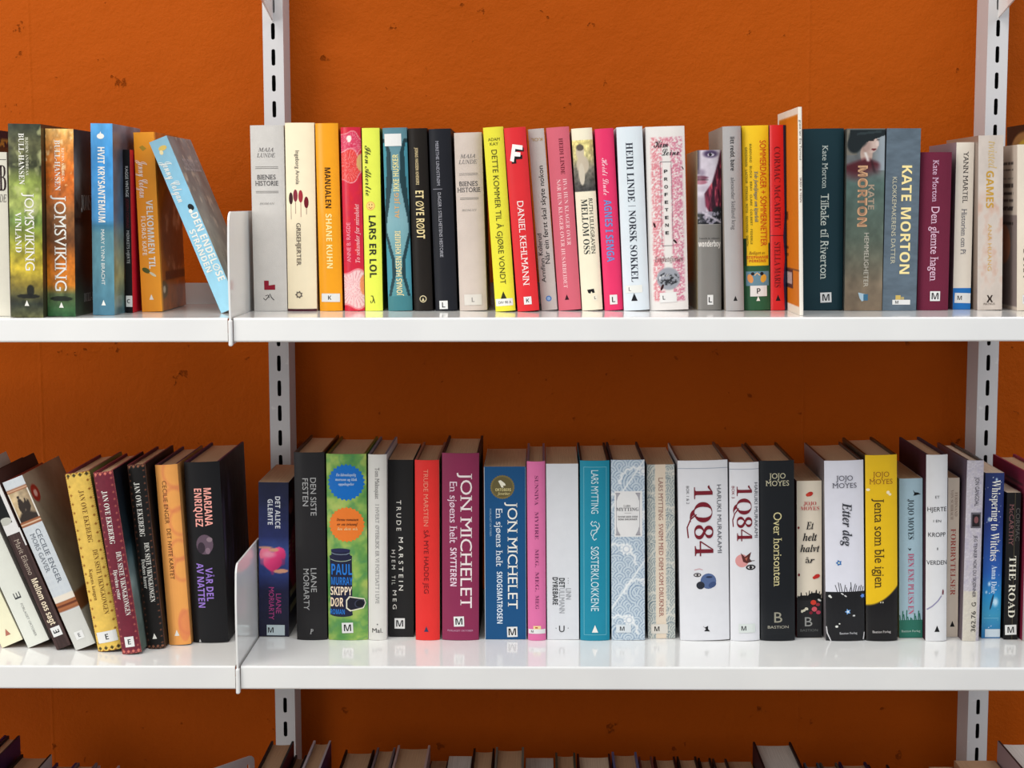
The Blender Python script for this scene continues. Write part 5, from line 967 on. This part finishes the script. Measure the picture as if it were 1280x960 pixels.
B(1, ((996, 601.5), (1027.2, 601.5), (1027.3, 792.5), (996.4, 792.5)), (230, 218, 198), 'short cream paperback with red berries and black plants along the foot', group=G4, kind='p', mat='satin', left=(130, 40, 50), side=(200, 190, 170), edge=(206, 196, 180), W=.13,
  text=[('JOJO', .52, 626.4, 630.8, 15, (196, 70, 74), 's', 'h', au, -.008), ('MOYES', .52, 632.4, 636.8, 22, (196, 70, 74), 's', 'h', au, -.008), ('Et', .52, 651, 660, 9, (40, 40, 44), 'I', 'h'), ('helt', .52, 665, 674, 17, (40, 40, 44), 'I', 'h'), ('halvt', .52, 679, 687.6, 23, (40, 40, 44), 'I', 'h'), ('år', .52, 694, 701, 11, (40, 40, 44), 'I', 'h'), ('B', .46, 767, 778.4, 9, (150, 150, 146), 'n', 'h', sm), ('BASTION', .48, 781.8, 784.8, 21, (104, 106, 104), 'n', 'h', sm)],
  art=[('r', 0, 1, 744, 792.5, (44, 44, 46)), ('e', .3, 744, 9, 3.4, (34, 34, 36)), ('e', .7, 742, 8, 4.4, (28, 28, 30))]+[('l', [(u, 745), (u+d, 745-h)], 1.1, (28, 28, 30)) for u, d, h in ((.06, -.02, 4), (.14, .03, 8), (.2, -.03, 7), (.3, .02, 3), (.42, -.05, 8), (.48, .02, 10), (.54, .06, 9), (.64, -.04, 8), (.72, .05, 10), (.8, -.02, 11), (.86, .05, 9), (.95, .02, 6))]
      +[('e', .52, 617.4, 4, 2.6, (190, 50, 40), .4), ('e', .44, 618.4, 2.4, 2, (206, 66, 50)), ('e', .07, 658, 1.2, 1.6, (130, 40, 40)), ('e', .08, 715.4, 1.3, 1.8, (120, 30, 36)), ('e', .8, 717.4, 3.8, 2.5, (196, 46, 40), .4), ('e', .7, 719, 2.2, 1.8, (196, 46, 40)), ('e', .66, 749.4, 3.4, 3, (204, 60, 44)), ('e', .7, 757.6, 3.2, 3, (206, 84, 96)), ('e', .84, 752, 2.6, 2, (150, 50, 60)), ('e', .86, 761.6, 2.8, 2.4, (176, 60, 84)), ('e', .56, 762, 2, 2, (120, 30, 44)), ('e', .28, 759, 2.4, 1.5, (214, 208, 186), .5), ('e', .38, 757, 2.2, 1.6, (214, 208, 186), -.4), ('e', .2, 760, 1.4, 1.8, (214, 208, 186)), ('e', .9, 746.6, 2.4, 1.2, (206, 206, 200), -.5)])
B(1, ((1030.4, 576.7), (1079, 575.4), (1081, 795.4), (1032.4, 796)), (222, 222, 232), 'white hardback with black lower part and small blue forget-me-not flowers', group=G4, mat='gloss', left=(120, 114, 118), side=(200, 200, 208), edge=(50, 46, 50), page='tan',
  text=[('JOJO', .5, 594, 600.2, 20, (92, 92, 104), 'z', 'h', au), ('MOYES', .5, 603, 609, 29, (92, 92, 104), 'z', 'h', au), ('Etter deg', .56, 627, 680, 11, (56, 58, 66), 'I'), ('Bastion Forlag', .57, 785, 787.6, 21, (206, 206, 210), 'n', 'h', sm)],
  art=[('r', 0, 1, 735.5, 796, (34, 34, 38))]+[('l', [(u, 736), (u+d, 736-h)], .8, (40, 40, 48)) for u, d, h in ((.3, -.06, 9), (.36, -.04, 12), (.42, -.05, 11), (.47, .03, 9), (.55, -.03, 6), (.6, .05, 7), (.66, -.02, 12), (.7, .06, 10), (.76, .03, 8), (.82, .05, 7), (.88, .04, 8), (.94, .03, 6))]
      +[('*', .34, 700, 3.8, 5, (40, 110, 180), .6), ('e', .34, 700, 1.2, 1.2, (210, 210, 180)), ('*', .95, 741.4, 3, 5, (96, 140, 220), .6), ('*', .56, 760, 3.8, 5, (120, 170, 226), .5), ('e', .56, 760, 1.2, 1.2, (236, 236, 226)), ('e', .1, 740.6, 1.6, 1.4, (220, 220, 214)), ('e', .13, 742, 1.2, 1, (220, 220, 214)), ('e', .42, 738, 2, .8, (206, 206, 206), -.6), ('e', .5, 740.6, 1.8, .8, (206, 206, 206), -.6), ('e', .7, 765, .8, 1, (206, 206, 206)), ('e', .73, 765, .8, 1, (206, 206, 206)), ('e', .27, 778, 1.8, 1.4, (220, 220, 214)), ('e', .34, 774.6, 1, .8, (220, 220, 214)), ('l', [(.01, 778), (.03, 786), (.12, 796)], 1.4, (206, 204, 206)), ('l', [(.99, 786), (.96, 795)], 1.2, (206, 204, 206))])
B(1, ((1081, 569.4), (1122, 568.5), (1121.6, 789), (1083.6, 789)), (232, 188, 24), 'golden yellow hardback with black curved foot and dark flowing title', group=G4, mat='gloss', paint=p_jenta, left=(60, 50, 40), side=(200, 160, 30), edge=(26, 22, 22), page='tan',
  text=[('JOJO', .48, 588.4, 594.6, 19, (160, 100, 26), 'z', 'h', au), ('MOYES', .48, 597, 603, 27, (160, 100, 26), 'z', 'h', au), ('Jenta som ble igjen', .42, 620, 726, 11, (74, 54, 18), 'z', 'd', None), ('Bastion Forlag', .48, 776.6, 779.4, 21, (206, 200, 196), 'n', 'h', sm)],
  art=[('e', .08, 609.6, 2.2, 1.6, (248, 232, 190)), ('e', .7, 613, 2, 2, (248, 232, 190)), ('e', .76, 615.4, 1.8, 1.4, (248, 232, 190)), ('e', .45, 743, .7, 1, (206, 200, 180)), ('e', .52, 743, .7, 1, (206, 200, 180))])
B(1, ((1124.2, 598.5), (1154.6, 598.5), (1153.8, 789.5), (1124.9, 789.5)), (168, 196, 210), 'sky blue paperback with a bird and green grass at the foot', group=G4, kind='p', mat='satin', left=(120, 140, 150), side=(150, 176, 190), edge=(200, 200, 196), W=.13,
  text=[('JOJO MOYES', .5, 623, 671, 6.4, (34, 46, 54), 's', 'd', au, -.01), ('DEN ENE PLUSS EN', .5, 688, 761, 6.4, (196, 72, 110), 's', 'd', None, -.01), ('Bastion Forlag', .5, 780, 782.6, 22, (190, 214, 204), 'n', 'h', sm)],
  art=[('r', 0, 1, 768, 789.5, (46, 112, 96))]+[('l', [(.05+.085*i, 769), (.05+.085*i+(.02 if i % 2 else -.03), 769-[7, 12, 8, 13, 5, 4, 3, 9, 6, 12, 9][i])], 1.3, (46, 112, 96)) for i in range(11)]+[('p', [(.58, 612), (.66, 615), (.8, 615.4), (.92, 617.4), (.8, 617.8), (.7, 618.6), (.6, 619), (.64, 616.4)], (28, 34, 36)), ('p', [(.36, 681), (.44, 682.6), (.52, 681.6), (.46, 684.6), (.42, 683.6)], (28, 34, 36))])
B(1, ((1157, 568.5), (1184.6, 568.5), (1182.8, 789), (1156.2, 789)), (216, 216, 218), 'tall white hardback with spaced black words and a dark maroon back board', group=G4, mat='matt', left=(70, 30, 44), side=(190, 190, 194), edge=(66, 40, 50), page='tan',
  text=[('ET', .5, 616.4, 619.6, 5, (60, 60, 64), 'n', 'h', None), ('HJERTE', .5, 629.6, 634.8, 22, (50, 50, 54), 'n', 'h', None), ('I EN', .5, 644.6, 647.6, 9, (60, 60, 64), 'n', 'h', None), ('KROPP', .5, 659.6, 664.8, 20, (50, 50, 54), 'n', 'h', None), ('I', .52, 677.4, 680.4, 1, (60, 60, 64), 'n', 'h', None), ('VERDEN', .5, 692.6, 697.8, 23.4, (50, 50, 54), 'n', 'h', None)],
  art=[('l', [(.05, 751.4), (.3, 747), (.55, 741), (.72, 735)], 1.6, (146, 142, 170)), ('l', [(.72, 735), (.78, 728)], .8, (170, 168, 180)), ('e', .8, 730.6, 1, 3.4, (110, 50, 60)), ('t', .52, 774, 3.8, (26, 26, 30))])
B(1, ((1186, 597.6), (1201.8, 597.6), (1199.4, 791), (1184, 791)), (228, 212, 194), 'narrow cream paperback with brick red title, between two taller books', group=G4, kind='p', mat='satin', left=(150, 130, 116), side=(200, 186, 170), edge=(206, 196, 180), W=.125,
  text=[('FERDINAND', .72, 615, 644, 3.2, (168, 138, 120), 's', 'd', au, -.01), ('VON SCHIRACH', .36, 612, 648, 3.2, (168, 138, 120), 's', 'd', au, -.01), ('FORBRYTELSER', .5, 659, 740, 5.8, (184, 76, 64), 's', 'd', None, -.01)], art=[('t', .5, 775, 3.6, (30, 26, 28))])
B(1, ((1207, 575), (1229, 576), (1222.7, 794.5), (1200.2, 794.7)), (190, 184, 194), 'lilac-grey patterned hardback with a small framed picture on its spine', group=G4, mat='gloss', paint=p_lilac, left=(92, 78, 92), side=(160, 154, 166), edge=(40, 34, 40), page='cream',
  text=[('JON GANGDAL', .62, 595.6, 630.6, 5, (70, 66, 76), 'n', 'd', au), ('JEG TENKER NOK DU SKJØNNER', .62, 665.6, 741, 4.2, (80, 76, 86), 'n', 'd', None), ('362.76', .62, 758, 783, 5.4, (40, 38, 40), 'n', 'u', sm), ('G', .62, 747, 752, 5.4, (40, 38, 40), 'n', 'u', sm)],
  art=[('r', .3, .92, 638, 657, (96, 92, 100)), ('r', .38, .84, 640.4, 655, (40, 32, 36)), ('e', .62, 647, 2.6, 4.2, (120, 74, 76))])
B(1, ((1232.6, 591.8), (1254.8, 590.8), (1250.6, 797.8), (1226, 797)), (36, 80, 160), 'deep blue paperback with starry gradient spine and playful white title', group=G4, kind='p', mat='gloss', paint=p_night, left=(20, 30, 60), side=(26, 60, 120), edge=(206, 200, 190), W=.125, page='cream',
  text=[('Whispering to Witches', .58, 600, 700.5, 10, WH, 's', 'd', None, -.008), ('Anna Dale', .6, 706, 741, 6.4, (214, 232, 246), 's', 'd', au, -.01)], art=[('e', .5, 752, 1.2, 10, (26, 60, 90), -.2), ('r', .1, .9, 772, 772.6, (120, 190, 214))], stick=(.6, 791, 19, 10, '', {'color': (206, 220, 230)}))
B(1, ((1258.8, 616), (1276.4, 616), (1271.4, 799.6), (1254.4, 799)), (22, 20, 22), 'black paperback with widely spaced white serif title at the right edge', group=G4, kind='p', mat='gloss', left=(14, 14, 16), side=(20, 20, 22), edge=(206, 196, 180), W=.12, page='cream',
  text=[('THE ROAD', .52, 694.7, 771.5, 8, (226, 222, 206), 's', 'd', None, -.006), ('McCARTHY', .36, 630, 682, 5.4, (126, 84, 84), 'z', 'd', au), ('CORMAC', .82, 635, 676, 5, (92, 88, 84), 'z', 'd', au)], art=[('r', .58, .61, 616, 799, (92, 84, 60))], stick=(.5, 787, 14, 12.4, 'M', {'lh': .6, 'tilt': .04}))
B(1, ((1283, 592), (1313, 590), (1307, 800), (1278, 800)), (206, 110, 150), 'tall maroon and pink hardback cut by the right edge of the photo, lower shelf', group=G4, kind='h', mat='satin', bulge=.001, paint=lambda U, V, A: np.where((V < .45)[..., None], C((206, 104, 146), U), C((170, 166, 164), U)),
  cover=lambda U, V, A: put(C((128, 34, 60), U), (band(V, .08, .095, .002)+band(V, .11, .125, .002)+band(V, .14, .155, .002))*band(U, .1, .6, .01), (80, 20, 40)), cover_left=True, left=(128, 34, 60), side=(128, 34, 60), edge=(110, 30, 52), inner=(128, 34, 60), page='tan', W=.14, Y=-.182)
# ------------------------------------------------------------------ bottom row: only the tops reach into the frame
G5 = 'books of the bottom row showing only their tops'
def top(xl, xr, y, col, label, page='tan', kind='h', edge=None, W=.14, Yb=-.085, name=None):
    """back corners of the top in the photo -> an upright book standing on the lowest shelf"""
    a = on_y(xl, y, Yb); c = on_y(xr, y, Yb); H = (a.z+c.z)/2-SH[2]
    q = None
    BOOKS.append(dict(shelf=2, q=((0, 0), (10, 0), (10, 100), (0, 100)), color=col, label=label, text=(), art=(), stick=None, kind=kind, W=W, side=col, left=col, edge=edge, page=page, mat='satin', paint=None,
        cover=None, group=G5, Y=Yb-W, ctext=(), bulge=None, name=name or ('hardcover_book' if kind == 'h' else 'paperback_book'), inner=edge, nz=None, th=0.0, T=c.x-a.x, H=H, xb=(a.x+c.x)/2, done=True))
K = (26, 24, 28)
top(-27, 8, 919, (70, 34, 84), 'purple hardback top in the bottom left corner of the photo', edge=(60, 24, 70))
top(9, 25, 919.5, (62, 34, 80), 'narrow plum hardback top just right of the bottom left corner', edge=(34, 26, 46))
top(27, 66, 943, (190, 188, 190), 'grey-covered book top with dark boards in the bottom left corner', edge=K, Yb=-.10)
top(69, 96, 953.5, (52, 50, 92), 'tan page top between indigo boards, bottom row far left', edge=(52, 48, 96))
top(97, 122, 953.5, (140, 136, 140), 'tan page top with grey boards, bottom row third from the corner', edge=(96, 88, 96))
top(123, 150, 957, (160, 140, 140), 'low page top with pale pinkish board ends, bottom row left', edge=(170, 150, 150))
top(339, 367.5, 926.5, (96, 34, 44), 'book top with dark maroon boards in front of the left upright', edge=K)
top(369, 384, 944, (84, 30, 36), 'short dark book top at the right foot of the left upright', edge=K)
top(392, 414, 925.8, (72, 44, 84), 'book top with light grey board ends right of the left upright', edge=(178, 170, 178))
top(432, 468.5, 937.3, K, 'broad tan page top with black boards right of the wall gap', edge=(20, 18, 20))
top(471.5, 494.6, 934.6, (120, 112, 116), 'tan page top between a grey and a black board, bottom row', edge=(110, 100, 106))
top(497.5, 538, 931.6, (150, 132, 134), 'wide tan page top with pinkish-grey board ends, bottom row', edge=(176, 152, 150))
top(539.5, 559.5, 951, (44, 42, 60), 'small low page top just right of the pinkish-grey boards', kind='p', edge=(54, 52, 70))
top(561, 590.5, 945, (180, 172, 166), 'light grey page top left of the middle of the bottom row', page='white', kind='p', edge=K)
top(592, 618.5, 935.6, K, 'tan page top with thin black boards near the bottom middle', edge=(24, 20, 22))
top(620, 655, 934, (104, 112, 100), 'tan page top with grey-green board ends in the bottom middle', edge=(112, 112, 104))
top(657, 692, 947.4, (150, 140, 146), 'pale page top with a dark grey right board, bottom middle', page='white', kind='p', edge=(66, 66, 60))
top(694, 719, 941, (84, 86, 72), 'narrow tan page top between green-grey boards, bottom middle', edge=(70, 76, 64))
top(721, 762.5, 942.3, (60, 28, 36), 'wide pale page top with dark wine boards, bottom middle', page='cream', edge=(60, 26, 34))
top(764.5, 795.5, 940, (70, 80, 130), 'tan page top with slate blue board ends, bottom row', edge=(92, 98, 140))
top(797.5, 815, 945.8, (130, 120, 130), 'slim page top with pale and dark red board ends, bottom row', edge=(120, 70, 66))
top(816.5, 843.5, 945.8, (96, 34, 40), 'tan page top with dark red and black boards, bottom row', edge=(52, 16, 22))
top(845.5, 870, 945.6, (34, 32, 36), 'tan page top right of the dark red boards, bottom row', edge=(22, 24, 26))
top(872, 888, 947.5, (30, 30, 36), 'slim tan page top with black boards left of the thick pale pair', edge=(20, 22, 26))
top(890, 908, 948.5, (150, 142, 136), 'slim page top with one light and one black board, bottom row', edge=(50, 44, 46))
top(909.5, 938.5, 952, (150, 130, 70), 'low tan page top directly left of the thick pale two-part book', kind='p', edge=(176, 150, 70))
top(941, 988.5, 927.5, (44, 20, 34), 'thick whitish page top with dark boards, tallest of the bottom right', page='white', edge=(34, 16, 24))
top(1004, 1022.5, 953.6, (60, 110, 140), 'low book top with blue board end right of the thick pale one', edge=(70, 110, 130))
top(1024, 1046, 953.4, (90, 100, 90), 'low book top with grey-green boards, bottom row right', edge=(86, 90, 80))
top(1048, 1082, 952.4, (52, 44, 96), 'tan page top between dark indigo boards, bottom row right', edge=(40, 34, 70))
top(1084, 1110, 956, (60, 44, 40), 'low tan page top right of the indigo boards, bottom row right', edge=K)
top(1161, 1190.5, 958.5, (150, 120, 96), 'barely visible low page top left of the right upright', kind='p', edge=(150, 120, 96))
top(1192.5, 1243.5, 950.6, (160, 120, 90), 'broad tan page top in front of the right upright', kind='p', edge=(150, 116, 90))
top(1247, 1288, 926, (150, 130, 134), 'cream page top with dark and pinkish boards in the bottom right corner', page='white', edge=(50, 36, 40))

def loose_bookend():
    """grey sheet-metal bookend standing askew left of the upright on the lowest shelf"""
    Yb = -0.075; p = on_y(318, 943, Yb); H = p.z-SH[2]
    root = link('metal_bookend', None, loc=(p.x, Yb, SH[2])); root.rotation_euler = (0, 0, math.radians(52))
    L = .10; r = .008; pts = [(0, .002), (0, H-r)]+[(-r+r*math.cos(a), H-r+r*math.sin(a)) for a in (.5, 1.07)]+[(-r, H), (-L+r, H)]+[(-L+r-r*math.cos(a), H-r+r*math.sin(a)) for a in (1.07, .5)]+[(-L, H-r), (-L, .002)]
    hole = [(-.011+.002*math.cos(a), H-.014+.0045*math.sin(a)) for a in [2*math.pi*i/12 for i in range(12)]]
    bm = bmesh.new(); o = [bm.verts.new((x, 0, z)) for x, z in pts]; h = [bm.verts.new((x, 0, z)) for x, z in hole]
    es = [bm.edges.new((o[i], o[(i+1) % len(o)])) for i in range(len(o))]+[bm.edges.new((h[i], h[(i+1) % 12])) for i in range(12)]
    bmesh.ops.triangle_fill(bm, edges=es, use_beauty=True)
    ex = bmesh.ops.extrude_face_region(bm, geom=bm.faces[:]); bmesh.ops.translate(bm, vec=(0, .0014, 0), verts=[g for g in ex['geom'] if isinstance(g, bmesh.types.BMVert)])
    bmesh.ops.recalc_face_normals(bm, faces=bm.faces); me = bpy.data.meshes.new('upright_plate'); bm.to_mesh(me); bm.free(); me.materials.append(POST); link('upright_plate', me, root)
    v, f = boxv(-L, 0, -.012, .0014, .0003, .0017); link('foot_plate', mesh('foot_plate', v, f, POST), root)
    tag(root, 'grey sheet-metal bookend with a small hole left of the upright, bottom edge', 'bookend')
loose_bookend()

# ------------------------------------------------------------------ build everything
bake_texts()
for b in BOOKS:
    if not b.get('done'): solve(b)
for sh in (0, 1, 2):
    for lo, hi in ((-9, 0), (0, 9)):
        L = [b for b in BOOKS if b['shelf'] == sh and (lo <= b['xb'] < hi)]
        L.sort(key=lambda b: b['xb']); settle(L)
        if sh < 2 and lo == 0:                        # first book stands clear of the bookend plate
            b = L[0]; g = edge_x(b, -1, 0)-0.0016
            if g < 0: b['T'] += g; b['xb'] -= g/2
        if lo < 0 and sh < 2:
            b = L[-1]; g = -0.0016-max(edge_x(b, 1, h) for h in (0, .05, .113))
            if g < 0: b['xb'] += g
            settle(L)
if DEBUG:
    for b in BOOKS: print(b['shelf'], b['label'][:34].ljust(34), 'Y%.3f T%.1f H%.1f th%.1f x%.3f' % (b['Y'], b['T']*1000, b['H']*1000, math.degrees(b['th']), b['xb']))
for b in BOOKS: build_book(b)
